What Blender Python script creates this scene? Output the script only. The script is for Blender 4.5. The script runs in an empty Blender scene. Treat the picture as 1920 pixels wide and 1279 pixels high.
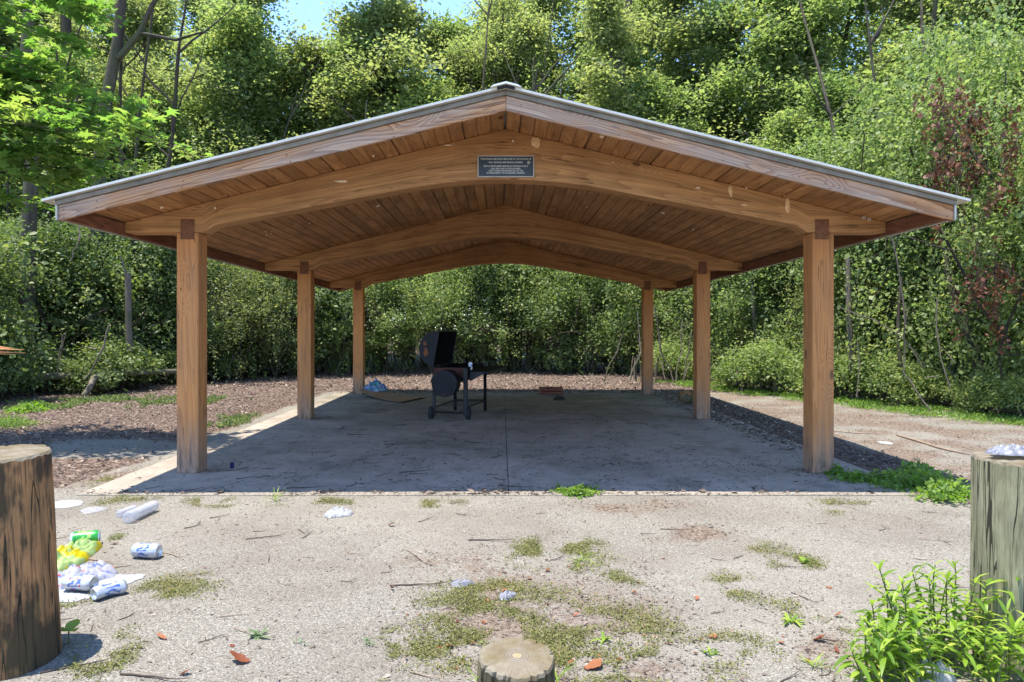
import bpy, bmesh, math, random
import numpy as np
from mathutils import Vector, Matrix, Euler

# ------------------------------------------------------------------ camera, world, sun, exposure
scene = bpy.context.scene
COL = scene.collection
CAM_Z = 1.363
F = 1350.0                      # focal length in pixels of the 1920 wide photograph
VX, VY = 940.0, 615.0           # where straight ahead falls in the photograph

cam_d = bpy.data.cameras.new("camera")
cam = bpy.data.objects.new("camera", cam_d)
COL.objects.link(cam)
cam.location = (0, 0, CAM_Z)
cam.rotation_euler = (math.radians(90), 0, 0)
cam_d.sensor_width = 36.0
cam_d.lens = 36.0 * F / 1920.0
cam_d.shift_x = (960.0 - VX) / 1920.0
cam_d.shift_y = (VY - 639.5) / 1920.0
cam_d.clip_start = 0.05
cam_d.clip_end = 1500.0
scene.camera = cam

SUN_DIR = Vector((-0.208, -0.085, 1.0)).normalized()      # towards the sun
world = bpy.data.worlds.new("World")
scene.world = world
world.use_nodes = True
wn = world.node_tree
bg = wn.nodes["Background"]
sky = wn.nodes.new("ShaderNodeTexSky")
sky.sky_type = 'NISHITA'
sky.sun_disc = False
sky.sun_elevation = math.asin(SUN_DIR.z)
sky.sun_rotation = math.atan2(SUN_DIR.x, SUN_DIR.y)
sky.altitude = 1800
sky.air_density = 0.8
sky.dust_density = 0.0
sky.ozone_density = 3.5
wn.links.new(sky.outputs[0], bg.inputs[0])
bg.inputs[1].default_value = 0.125

sun_d = bpy.data.lights.new("sun", 'SUN')
sun_d.energy = 2.0
sun_d.angle = math.radians(0.5)
sun_d.color = (1.0, 0.94, 0.85)
sun = bpy.data.objects.new("sun", sun_d)
COL.objects.link(sun)
sun.rotation_euler = (-SUN_DIR).to_track_quat('-Z', 'Y').to_euler()
sun.location = (0, 0, 30)

scene.view_settings.view_transform = 'Standard'
scene.view_settings.look = 'None'
scene.view_settings.gamma = 1.0
scene.view_settings.use_curve_mapping = False
scene.view_settings.exposure = 2.40
scene.render.engine = 'CYCLES'
scene.cycles.max_bounces = 8
scene.cycles.diffuse_bounces = 5
scene.cycles.transmission_bounces = 5
scene.cycles.transparent_max_bounces = 8
scene.cycles.caustics_reflective = False
scene.cycles.caustics_refractive = False

random.seed(7)
RNG = np.random.default_rng(11)

# ------------------------------------------------------------------ helpers
def P(px, py, z=0.0):
    """photo pixel -> point on the horizontal plane z"""
    Y = (CAM_Z - z) * F / (py - VY)
    return ((px - VX) / F * Y, Y)

def at(px, Y):
    return (px - VX) / F * Y

def zof(py, Y):
    return CAM_Z - (py - VY) / F * Y

OFF = {}

def tag(o, label=None, cat=None, group=None, kind=None):
    if label: o['label'] = label
    if cat: o['category'] = cat
    if group: o['group'] = group
    if kind: o['kind'] = kind
    return o

def empty(name, loc, rz=0.0, local=False):
    o = bpy.data.objects.new(name, None)
    o.empty_display_size = 0.1
    COL.objects.link(o)
    o.location = loc
    o.rotation_euler = (0, 0, rz)
    OFF[o.name] = Vector((0, 0, 0)) if local else Vector(loc)
    return o

def np_mesh(name, V, Fc, mats=(), tint=None, smooth=False):
    me = bpy.data.meshes.new(name)
    V = np.asarray(V, dtype=np.float32); Fc = np.asarray(Fc, dtype=np.int32)
    n, k = Fc.shape
    me.vertices.add(len(V)); me.vertices.foreach_set('co', V.ravel())
    me.loops.add(n * k); me.loops.foreach_set('vertex_index', Fc.ravel())
    me.polygons.add(n)
    me.polygons.foreach_set('loop_start', np.arange(0, n * k, k, dtype=np.int32))
    if smooth: me.polygons.foreach_set('use_smooth', np.ones(n, dtype=bool))
    me.update(calc_edges=True)
    for m in mats: me.materials.append(m)
    if tint is not None:
        a = me.attributes.new('tint', 'FLOAT', 'POINT')
        a.data.foreach_set('value', np.asarray(tint, dtype=np.float32))
    return me

class MB:
    def __init__(s): s.v = []; s.f = []; s.uv = {}; s.mi = {}
    def add(s, vs, fs, M=None, mi=0):
        b = len(s.v)
        for p in vs:
            p = Vector(p)
            s.v.append(M @ p if M is not None else p)
        for f in fs:
            if mi: s.mi[len(s.f)] = mi
            s.f.append(tuple(b + i for i in f))
        return s
    def box(s, x0, x1, y0, y1, z0, z1, M=None, mi=0):
        vs = [(x0,y0,z0),(x1,y0,z0),(x1,y1,z0),(x0,y1,z0),(x0,y0,z1),(x1,y0,z1),(x1,y1,z1),(x0,y1,z1)]
        return s.add(vs, [(0,3,2,1),(4,5,6,7),(0,1,5,4),(1,2,6,5),(2,3,7,6),(3,0,4,7)], M, mi)
    def tube(s, pts, radii, n=6, cap=True, M=None, mi=0, flat=1.0):
        pts = [Vector(p) for p in pts]
        if not hasattr(radii, '__len__'): radii = [radii] * len(pts)
        vs = []; fs = []
        ref = Vector((0.13, 0.21, 0.97))
        t0 = (pts[1] - pts[0]).normalized()
        if abs(t0.dot(ref)) > 0.9: ref = Vector((0.9, 0.3, 0.1))
        side = t0.cross(ref).normalized()
        for i, p in enumerate(pts):
            t = (pts[min(i+1, len(pts)-1)] - pts[max(i-1, 0)]).normalized()
            side = (side - t * side.dot(t)).normalized()
            up = t.cross(side)
            for k in range(n):
                a = 2*math.pi*k/n
                vs.append(p + (side*math.cos(a) + up*math.sin(a)*flat) * radii[i])
        for i in range(len(pts)-1):
            for k in range(n):
                k2 = (k+1) % n
                fs.append((i*n+k, i*n+k2, (i+1)*n+k2, (i+1)*n+k))
        if cap:
            fs.append(tuple(reversed(range(n))))
            fs.append(tuple((len(pts)-1)*n + k for k in range(n)))
        return s.add(vs, fs, M, mi)
    def lathe(s, prof, n=24, M=None, mi=0, cap=True):
        vs = []; fs = []
        for r, z in prof:
            for k in range(n):
                a = 2*math.pi*k/n
                vs.append((r*math.cos(a), r*math.sin(a), z))
        m = len(prof)
        for i in range(m-1):
            for k in range(n):
                k2 = (k+1) % n
                fs.append((i*n+k, i*n+k2, (i+1)*n+k2, (i+1)*n+k))
        if cap:
            fs.append(tuple(reversed(range(n))))
            fs.append(tuple((m-1)*n + k for k in range(n)))
        return s.add(vs, fs, M, mi)
    def prism(s, outline, y0, y1, M=None, mi=0):
        """outline: (x, z) list, extruded along y"""
        n = len(outline)
        vs = [(x, y0, z) for x, z in outline] + [(x, y1, z) for x, z in outline]
        fs = [tuple(range(n)), tuple(reversed(range(n, 2*n)))]
        for i in range(n):
            j = (i+1) % n
            fs.append((i, n+i, n+j, j))
        return s.add(vs, fs, M, mi)
    def build(s, name, mats, parent=None, bevel=0.0, smooth=False, segs=1, recenter=True, uvf=None):
        if not isinstance(mats, (list, tuple)): mats = [mats]
        lo = Vector((min(p.x for p in s.v), min(p.y for p in s.v), min(p.z for p in s.v)))
        hi = Vector((max(p.x for p in s.v), max(p.y for p in s.v), max(p.z for p in s.v)))
        c = (lo + hi) / 2
        if parent is None: c.z = lo.z
        if not recenter: c = Vector((0, 0, 0))
        me = bpy.data.meshes.new(name)
        me.from_pydata([tuple(p - c) for p in s.v], [], s.f)
        if s.mi:
            for i, m in s.mi.items(): me.polygons[i].material_index = m
        if uvf:
            uvl = me.uv_layers.new(name='UVMap')
            for poly in me.polygons:
                for li in poly.loop_indices:
                    co = me.vertices[me.loops[li].vertex_index].co + c
                    uvl.data[li].uv = uvf(co, poly.normal)
        bm = bmesh.new(); bm.from_mesh(me)
        bmesh.ops.recalc_face_normals(bm, faces=bm.faces)
        if bevel > 0:
            es = [e for e in bm.edges if len(e.link_faces) == 2 and e.calc_face_angle(0) > 0.6]
            bmesh.ops.bevel(bm, geom=es, offset=bevel, segments=segs, affect='EDGES', clamp_overlap=True)
        if smooth:
            for f in bm.faces: f.smooth = True
            for e in bm.edges:
                if len(e.link_faces) == 2 and e.calc_face_angle(0) > 0.7: e.smooth = False
        bm.to_mesh(me); bm.free()
        for m in mats: me.materials.append(m)
        o = bpy.data.objects.new(name, me)
        COL.objects.link(o)
        if parent is not None:
            o.parent = parent
            o.location = c - OFF[parent.name]
        else:
            o.location = c
        OFF[o.name] = Vector(c)
        return o

def obj_from(name, me, parent=None, loc=(0,0,0), rot=(0,0,0), sc=(1,1,1)):
    o = bpy.data.objects.new(name, me)
    COL.objects.link(o)
    o.parent = parent
    o.location = loc; o.rotation_euler = rot; o.scale = sc
    return o

KIDS = {}
def copy_tree(root, loc, rz, sc=(1,1,1)):
    if root.name not in KIDS:
        KIDS[root.name] = [(c, list(c.children)) for c in root.children]
    r = root.copy(); COL.objects.link(r)
    r.location = loc; r.rotation_euler = (0, 0, rz); r.scale = sc
    for c, gs in KIDS[root.name]:
        d = c.copy(); COL.objects.link(d); d.parent = r
        for g in gs:
            e = g.copy(); COL.objects.link(e); e.parent = d
    return r

def hash2(i, j, seed):
    h = (i * 374761393 + j * 668265263 + seed * 974711) & 0x7fffffff
    h = ((h ^ (h >> 13)) * 1274126177) & 0x7fffffff
    return ((h ^ (h >> 16)) & 0xffff) / 65535.0

def vnoise(x, y, seed=0, octv=3):
    x = np.asarray(x, dtype=np.float64); y = np.asarray(y, dtype=np.float64)
    tot = 0; amp = 1; s = 0
    for o in range(octv):
        xi = np.floor(x).astype(np.int64); yi = np.floor(y).astype(np.int64)
        fx = x - xi; fy = y - yi
        fx = fx*fx*(3-2*fx); fy = fy*fy*(3-2*fy)
        a = hash2(xi, yi, seed+o); b = hash2(xi+1, yi, seed+o)
        c = hash2(xi, yi+1, seed+o); d = hash2(xi+1, yi+1, seed+o)
        s = s + amp*((a*(1-fx)+b*fx)*(1-fy) + (c*(1-fx)+d*fx)*fy)
        tot += amp; amp *= 0.5; x = x*2.03+11.3; y = y*2.03+7.7
    return s / tot

def sstep(a, b, x):
    t = np.clip((x-a)/(b-a), 0, 1)
    return t*t*(3-2*t)

SLAB = (-3.48, 3.50, 5.86, 15.62)
def gz(x, y):
    x = np.asarray(x, dtype=np.float64); y = np.asarray(y, dtype=np.float64)
    z = -0.022 + 0.014*(vnoise(x*0.9, y*0.9, 3, 2)-0.5) + 0.010*(vnoise(x*3.5, y*3.5, 5, 2)-0.5)
    far = sstep(6, 12, np.abs(x)) + sstep(17, 22, y)
    z = z + np.clip(far, 0, 1)*0.16*(vnoise(x*0.35, y*0.35, 8, 2)-0.45)
    dx = np.maximum(SLAB[0]-x, x-SLAB[1]); dy = np.maximum(SLAB[2]-y, y-SLAB[3])
    d = np.maximum(dx, dy)
    inside = sstep(0.0, -0.12, d)
    k = sstep(0.30, 0.02, d)
    z = z*(1-k) + (-0.003)*k
    return z*(1-inside) + inside*(-0.06)
def gzf(x, y): return float(gz(np.array([x]), np.array([y]))[0])

# ------------------------------------------------------------------ materials
class NT:
    def __init__(s, name):
        s.m = bpy.data.materials.new(name); s.m.use_nodes = True
        s.t = s.m.node_tree; s.t.nodes.clear()
        s.out = s.t.nodes.new('ShaderNodeOutputMaterial')
    def n(s, typ, ins=None, **kw):
        nd = s.t.nodes.new('ShaderNode' + typ)
        for k, v in kw.items(): setattr(nd, k, v)
        if ins:
            for k, v in ins.items(): s.set(nd.inputs[k], v)
        return nd
    def set(s, sock, v):
        if isinstance(v, bpy.types.NodeSocket): s.t.links.new(v, sock)
        elif isinstance(v, bpy.types.Node): s.t.links.new(v.outputs[0], sock)
        else:
            if isinstance(v, (tuple, list)) and len(v) == 3 and sock.type == 'RGBA': v = (*v, 1)
            sock.default_value = v
    def math(s, op, a, b=0.0, clamp=False):
        nd = s.n('Math', operation=op); nd.use_clamp = clamp
        s.set(nd.inputs[0], a); s.set(nd.inputs[1], b); return nd.outputs[0]
    def mix(s, fac, a, b, mode='MIX'):
        nd = s.n('Mix', data_type='RGBA', blend_type=mode)
        s.set(nd.inputs[0], fac); s.set(nd.inputs[6], a); s.set(nd.inputs[7], b)
        return nd.outputs[2]
    def ramp(s, fac, stops, interp='LINEAR'):
        nd = s.n('ValToRGB'); s.set(nd.inputs[0], fac)
        cr = nd.color_ramp; cr.interpolation = interp
        while len(cr.elements) < len(stops): cr.elements.new(0.5)
        for e, (p, c) in zip(cr.elements, stops):
            e.position = p
            if not isinstance(c, (tuple, list)): c = (c, c, c)
            e.color = (*c, 1) if len(c) == 3 else c
        return nd.outputs[0]
    def noise(s, vec, scale, detail=3, rough=0.5, dist=0.0, col=False):
        nd = s.n('TexNoise', {'Scale': scale, 'Detail': detail, 'Roughness': rough, 'Distortion': dist})
        if vec is not None: s.set(nd.inputs['Vector'], vec)
        return nd.outputs[1 if col else 0]
    def voro(s, vec, scale, out='Distance', feature='F1', rnd=1.0):
        nd = s.n('TexVoronoi', {'Scale': scale, 'Randomness': rnd}, feature=feature)
        if vec is not None: s.set(nd.inputs['Vector'], vec)
        return nd.outputs[out]
    def mapping(s, vec, loc=(0,0,0), rot=(0,0,0), sc=(1,1,1)):
        nd = s.n('Mapping'); s.set(nd.inputs[0], vec)
        nd.inputs[1].default_value = loc; nd.inputs[2].default_value = rot; nd.inputs[3].default_value = sc
        return nd.outputs[0]
    def bump(s, h, strength=0.3, dist=0.01):
        return s.n('Bump', {'Strength': strength, 'Distance': dist, 'Height': h}).outputs[0]
    def principled(s, col, rough=0.7, spec=0.3, metal=0.0, normal=None, **kw):
        nd = s.n('BsdfPrincipled', {'Base Color': col, 'Roughness': rough, 'Specular IOR Level': spec, 'Metallic': metal})
        if normal is not None: s.set(nd.inputs['Normal'], normal)
        for k, v in kw.items(): s.set(nd.inputs[k], v)
        s.t.links.new(nd.outputs[0], s.out.inputs[0]); return nd
    def surf(s, sh):
        s.t.links.new(sh.outputs[0], s.out.inputs[0])

def mul(c, k): return tuple(x*k for x in c)

def wood_mat(name, light, mid, dark, axis=1, uv=False, rand=0.25, grey=None, grey_amt=0.0, ring=13.0, stretch=0.14, rc=0.62, bump=0.25, stain=0.5, rough=0.72, base_weather=None, lam=False, speck=0.0):
    T = NT(name)
    tc = T.n('TexCoord'); vec = tc.outputs['UV' if uv else 'Object']
    oi = T.n('ObjectInfo')
    offv = T.n('CombineXYZ', {0: T.math('MULTIPLY', oi.outputs['Random'], 31.0), 1: T.math('MULTIPLY', oi.outputs['Random'], 17.0), 2: T.math('MULTIPLY', oi.outputs['Random'], 23.0)})
    va = T.n('VectorMath', operation='ADD'); T.set(va.inputs[0], vec); T.set(va.inputs[1], offv)
    v = va.outputs[0]
    s1 = [1, 1, 1]; s1[axis] = stretch
    s2 = [1, 1, 1]; s2[axis] = 0.018
    sk = [1, 1, 1]; sk[axis] = 0.42
    g = T.mapping(v, sc=s1); f = T.mapping(v, sc=s2); kv = T.mapping(v, sc=sk)
    kd = T.voro(kv, 2.6)
    kn = T.math('MULTIPLY', T.math('SUBTRACT', 0.30, kd, clamp=True), 1.4)
    n1 = T.math('ADD', T.noise(g, 5.5, 2, 0.45, 0.3), kn)
    rg = T.math('FRACT', T.math('MULTIPLY', n1, ring))
    fib = T.noise(f, 150, 3, 0.6)
    fac = T.math('ADD', T.math('MULTIPLY', rg, rc), T.math('MULTIPLY', fib, 1.12-rc))
    col = T.ramp(fac, [(0.12, light), (0.5, mid), (0.95, dark)])
    if lam:
        sep = T.n('SeparateXYZ'); T.set(sep.inputs[0], vec)
        lam_id = T.math('FLOOR', T.math('DIVIDE', sep.outputs[1], 0.038))
        fr = T.math('FRACT', T.math('DIVIDE', sep.outputs[1], 0.038))
        wn_ = T.n('TexWhiteNoise', noise_dimensions='1D'); T.set(wn_.inputs['W'], lam_id)
        br = T.math('ADD', T.math('MULTIPLY', wn_.outputs[0], 0.30), 0.85)
        cmb = T.n('CombineColor', {0: br, 1: br, 2: br})
        col = T.mix(1.0, col, cmb.outputs[0], 'MULTIPLY')
        ln = T.math('LESS_THAN', fr, 0.05)
        col = T.mix(T.math('MULTIPLY', ln, 0.35), col, mul(dark, 0.4))
    st = T.noise(v, 1.7, 4, 0.6)
    col = T.mix(T.math('MULTIPLY', T.ramp(st, [(0.42, 0.0), (0.72, 1.0)]), stain), col, mul(dark, 0.45))
    kf = T.math('LESS_THAN', kd, 0.06)
    col = T.mix(T.math('MULTIPLY', kf, 0.8), col, mul(dark, 0.25))
    crn = T.noise(T.mapping(v, sc=[0.022 if i == axis else 1.0 for i in range(3)]), 26, 2, 0.5)
    crk = T.math('MULTIPLY', T.math('LESS_THAN', T.math('ABSOLUTE', T.math('SUBTRACT', crn, 0.5)), 0.009), T.math('GREATER_THAN', T.noise(T.mapping(v, sc=[0.5 if i == axis else 1.0 for i in range(3)]), 4.0, 1), 0.5))
    col = T.mix(T.math('MULTIPLY', crk, 0.7), col, mul(dark, 0.25))
    if grey is not None:
        gn = T.noise(T.mapping(v, sc=[0.35 if i == axis else 1.6 for i in range(3)]), 3.0, 4, 0.6)
        col = T.mix(T.math('MULTIPLY', T.ramp(gn, [(0.36, 0.0), (0.6, 1.0)]), grey_amt), col, T.mix(fac, grey, mul(grey, 0.4)))
    if base_weather is not None:
        zlo, zhi, gc = base_weather
        geo = T.n('NewGeometry'); sp = T.n('SeparateXYZ'); T.set(sp.inputs[0], geo.outputs['Position'])
        zz = T.math('ADD', sp.outputs[2], T.math('MULTIPLY', T.math('SUBTRACT', T.noise(f, 30, 3, 0.6), 0.5), 1.1))
        mr = T.n('MapRange', {'Value': zz, 'From Min': zlo, 'From Max': zhi, 'To Min': 1.0, 'To Max': 0.0})
        col = T.mix(T.math('MULTIPLY', mr.outputs[0], 0.75), col, gc)
        dk = T.ramp(T.noise(T.mapping(v, sc=[1.5, 1.5, 0.3]), 22, 3, 0.6), [(0.45, 0.0), (0.6, 1.0)])
        mr2 = T.n('MapRange', {'Value': zz, 'From Min': zlo - 0.15, 'From Max': zlo + 0.35, 'To Min': 1.0, 'To Max': 0.0})
        col = T.mix(T.math('MULTIPLY', T.math('MULTIPLY', mr2.outputs[0], dk), 0.8), col, (0.03, 0.022, 0.018))
    if speck > 0:
        sd = T.voro(v, 7.0)
        sn = T.math('MULTIPLY', T.math('LESS_THAN', sd, 0.055), T.math('GREATER_THAN', T.noise(v, 2.1, 2), 0.55))
        col = T.mix(T.math('MULTIPLY', sn, speck), col, (0.55, 0.42, 0.30))
    br = T.math('ADD', T.math('MULTIPLY', oi.outputs['Random'], rand*2), 1.0 - rand)
    cm = T.n('CombineColor', {0: br, 1: br, 2: br})
    col = T.mix(1.0, col, cm.outputs[0], 'MULTIPLY')
    h = T.math('ADD', T.math('MULTIPLY', rg, 0.4), fib)
    T.principled(col, rough, 0.25, normal=T.bump(h, bump, 0.004))
    return T.m

def simple(name, col, rough=0.6, spec=0.4, metal=0.0, var=0.15, scale=12, bump=0.0, bscale=60):
    T = NT(name)
    tc = T.n('TexCoord')
    nz = T.noise(tc.outputs['Object'], scale, 4, 0.6)
    c = T.mix(T.ramp(nz, [(0.3, 0.0), (0.7, 1.0)]), mul(col, 1-var), mul(col, 1+var))
    nm = T.bump(T.noise(tc.outputs['Object'], bscale, 3), bump, 0.004) if bump else None
    T.principled(c, rough, spec, metal, normal=nm)
    return T.m

M = {}
M['post'] = wood_mat('post_wood', (0.62,0.275,0.090), (0.53,0.220,0.068), (0.36,0.135,0.040), axis=2, rand=0.11, ring=16, stretch=0.035, rc=0.38, bump=0.3, stain=0.15, grey=(0.33,0.20,0.13), grey_amt=0.25, base_weather=(0.0, 0.55, (0.24,0.19,0.155)))
M['beam'] = wood_mat('beam_wood', (0.55,0.300,0.128), (0.46,0.235,0.094), (0.28,0.125,0.048), axis=0, uv=True, rand=0.05, ring=14, stretch=0.07, rc=0.42, stain=0.35, lam=True, speck=0.5)
M['deck'] = wood_mat('deck_wood', (0.52,0.275,0.112), (0.445,0.222,0.088), (0.275,0.124,0.050), axis=1, rand=0.15, ring=9, stretch=0.05, rc=0.45, stain=0.55, speck=0.4)
M['fascia'] = wood_mat('fascia_wood', (0.56,0.31,0.15), (0.44,0.20,0.075), (0.20,0.080,0.032), axis=0, uv=True, rand=0.05, ring=16, stretch=0.07, rc=0.6, stain=0.1, grey=(0.50,0.43,0.38), grey_amt=0.55, bump=0.5)
M['rim'] = wood_mat('rim_wood', (0.26,0.11,0.055), (0.20,0.080,0.040), (0.12,0.045,0.024), axis=1, rand=0.1, ring=10, stain=0.3)
M['trim_grey'] = simple('weathered_trim', (0.19,0.165,0.135), 0.7, 0.3, 0, 0.3, 6)
M['metal_roof'] = simple('painted_roof_metal', (0.52,0.485,0.42), 0.45, 0.4, 0.1, 0.1, 5)
M['ridge_white'] = simple('white_ridge_metal', (0.78,0.78,0.78), 0.4, 0.4, 0.0, 0.04, 5)
M['foam'] = simple('black_foam_and_vent_dark', (0.025,0.025,0.028), 0.9, 0.2)
M['rust'] = simple('rusted_steel', (0.19,0.080,0.042), 0.75, 0.3, 0.2, 0.35, 25, 0.3)
M['bolt'] = simple('rusty_bolt', (0.20,0.10,0.055), 0.55, 0.4, 0.5, 0.3, 60)
M['soot'] = simple('sooty_black_steel', (0.005,0.005,0.006), 0.7, 0.15, 0.2, 0.4, 14, 0.2)
M['steel_paint'] = simple('faded_blue_black_paint', (0.008,0.008,0.012), 0.55, 0.25, 0.0, 0.35, 10, 0.2)
M['grill_grey'] = simple('grey_painted_steel', (0.020,0.020,0.022), 0.6, 0.4, 0.2, 0.3, 10)
M['grill_rust'] = simple('rusty_grill_panel', (0.07,0.022,0.016), 0.7, 0.3, 0.2, 0.5, 16)
M['rubber'] = simple('black_rubber', (0.018,0.018,0.02), 0.8, 0.3)
M['plaque'] = simple('black_plaque_face', (0.008,0.008,0.008), 0.35, 0.5)
M['plaque_edge'] = simple('bronze_plaque_edge', (0.42,0.32,0.25), 0.4, 0.5, 0.3, 0.1)
M['plaque_text'] = simple('raised_bronze_lettering', (0.50,0.46,0.38), 0.4, 0.5, 0.2, 0.1)
M['bark'] = None

def bark_mat(name, c1, c2, sc=1.0):
    T = NT(name); tc = T.n('TexCoord')
    v = T.mapping(tc.outputs['Object'], sc=(sc, sc, 0.25*sc))
    n1 = T.noise(v, 9, 5, 0.65, 0.4); n2 = T.noise(tc.outputs['Object'], 1.2, 3)
    oi = T.n('ObjectInfo')
    c = T.ramp(n1, [(0.3, c1), (0.7, c2)])
    c = T.mix(T.ramp(n2, [(0.45, 0.0), (0.65, 0.6)]), c, (0.065, 0.075, 0.035))
    br = T.math('ADD', T.math('MULTIPLY', oi.outputs['Random'], 0.7), 0.65)
    c = T.mix(1.0, c, T.n('CombineColor', {0: br, 1: br, 2: br}).outputs[0], 'MULTIPLY')
    T.principled(c, 0.85, 0.2, normal=T.bump(n1, 0.6, 0.02))
    return T.m
M['bark'] = bark_mat('grey_brown_bark', (0.024,0.018,0.013), (0.075,0.058,0.044))
M['bark_pale'] = bark_mat('pale_dry_bark', (0.075,0.06,0.046), (0.185,0.152,0.12), 2.0)

def leaf_mat(name, stops, tstops, tfac=0.48, rough=0.5, w=(0.42, 0.45, 0.2), spec=0.3):
    """stops: reflected colour by shade value, tstops: transmitted colour"""
    T = NT(name)
    geo = T.n('NewGeometry'); at_ = T.n('Attribute', attribute_name='tint'); oi = T.n('ObjectInfo')
    v = T.math('ADD', T.math('MULTIPLY', geo.outputs['Random Per Island'], w[0]), T.math('MULTIPLY', at_.outputs['Fac'], w[1]))
    v = T.math('ADD', v, T.math('MULTIPLY', oi.outputs['Random'], w[2]))
    c = T.ramp(v, stops); tcol = T.ramp(v, tstops)
    p = T.n('BsdfPrincipled', {'Base Color': c, 'Roughness': rough, 'Specular IOR Level': spec})
    tr = T.n('BsdfTranslucent', {'Color': tcol})
    mx = T.n('MixShader', {0: tfac}); T.set(mx.inputs[1], p); T.set(mx.inputs[2], tr)
    T.surf(mx)
    return T.m
GREEN = [(0.05, (0.053,0.077,0.032)), (0.4, (0.105,0.143,0.054)), (0.72, (0.166,0.210,0.082)), (1.0, (0.225,0.246,0.089))]
TGREEN = [(0.05, (0.159,0.254,0.059)), (0.4, (0.311,0.456,0.103)), (0.72, (0.484,0.611,0.151)), (1.0, (0.567,0.620,0.163))]
M['leaf'] = leaf_mat('tree_foliage', GREEN, TGREEN)
M['leaf_olive'] = leaf_mat('olive_foliage', [(0.05,(0.069,0.089,0.037)),(0.5,(0.148,0.172,0.070)),(1.0,(0.237,0.259,0.104))], [(0.05,(0.185,0.254,0.067)),(0.5,(0.420,0.509,0.124)),(1.0,(0.591,0.645,0.175))])
M['leaf_dark'] = leaf_mat('dark_understory_foliage', [(0.05,(0.052,0.076,0.028)),(0.5,(0.105,0.144,0.047)),(1.0,(0.220,0.248,0.074))], [(0.05,(0.074,0.162,0.032)),(0.5,(0.215,0.337,0.059)),(1.0,(0.499,0.576,0.112))], 0.32)
M['leaf_vine'] = leaf_mat('vine_foliage', [(0.05,(0.071,0.103,0.035)),(0.5,(0.166,0.217,0.075)),(1.0,(0.281,0.281,0.075))], [(0.05,(0.130,0.227,0.049)),(0.5,(0.342,0.506,0.109)),(1.0,(0.667,0.743,0.210))], 0.42)
M['leaf_bright'] = leaf_mat('bright_weed_leaf', [(0.05,(0.08,0.14,0.03)),(0.5,(0.14,0.22,0.045)),(1.0,(0.24,0.31,0.07))], [(0.05,(0.20,0.42,0.02)),(0.5,(0.32,0.58,0.03)),(1.0,(0.50,0.72,0.06))], 0.4)
M['leaf_dead'] = leaf_mat('dead_brown_foliage', [(0.05,(0.060,0.022,0.014)),(0.5,(0.130,0.050,0.028)),(1.0,(0.230,0.120,0.065))], [(0.05,(0.080,0.025,0.012)),(0.5,(0.160,0.060,0.028)),(1.0,(0.260,0.130,0.060))], 0.25)
M['litter'] = leaf_mat('fallen_leaf_litter', [(0.03,(0.045,0.031,0.024)),(0.35,(0.110,0.080,0.062)),(0.7,(0.20,0.150,0.115)),(1.0,(0.42,0.34,0.26))], [(0.0,(0.05,0.03,0.02)),(1.0,(0.25,0.15,0.08))], 0.1, 0.65, (0.85,0.15,0.0), 0.25)
M['litter_orange'] = leaf_mat('orange_dry_leaf', [(0.05,(0.10,0.028,0.014)),(0.5,(0.22,0.070,0.030)),(1.0,(0.36,0.17,0.075))], [(0.0,(0.1,0.03,0.01)),(1.0,(0.3,0.12,0.04))], 0.15, 0.5, (0.2,0.2,0.6))
M['moss'] = leaf_mat('ground_weed_leaf', [(0.05,(0.09,0.085,0.028)),(0.45,(0.155,0.160,0.045)),(0.75,(0.22,0.225,0.07)),(0.82,(0.26,0.12,0.055)),(1.0,(0.34,0.17,0.08))], [(0.0,(0.1,0.14,0.02)),(1.0,(0.4,0.42,0.08))], 0.25, 0.6, (0.5,0.5,0.0))
M['grass'] = leaf_mat('grass_blade', [(0.05,(0.075,0.15,0.025)),(0.5,(0.14,0.24,0.04)),(1.0,(0.24,0.32,0.07))], [(0.0,(0.12,0.3,0.02)),(1.0,(0.4,0.55,0.06))], 0.35, 0.5, (0.5,0.5,0.0))
M['twig'] = simple('dry_twig', (0.085,0.062,0.048), 0.8, 0.2, 0, 0.4, 8)
M['twig_pale'] = simple('pale_dry_twig', (0.27,0.20,0.145), 0.8, 0.2, 0, 0.3, 8)
M['pebble'] = None

def pebble_mat():
    T = NT('shell_gravel'); geo = T.n('NewGeometry')
    c = T.ramp(geo.outputs['Random Per Island'], [(0.0, (0.085,0.070,0.055)), (0.35, (0.19,0.163,0.126)), (0.75, (0.29,0.258,0.208)), (1.0, (0.50,0.46,0.39))])
    T.principled(c, 0.8, 0.25); return T.m
M['pebble'] = pebble_mat()

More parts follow.
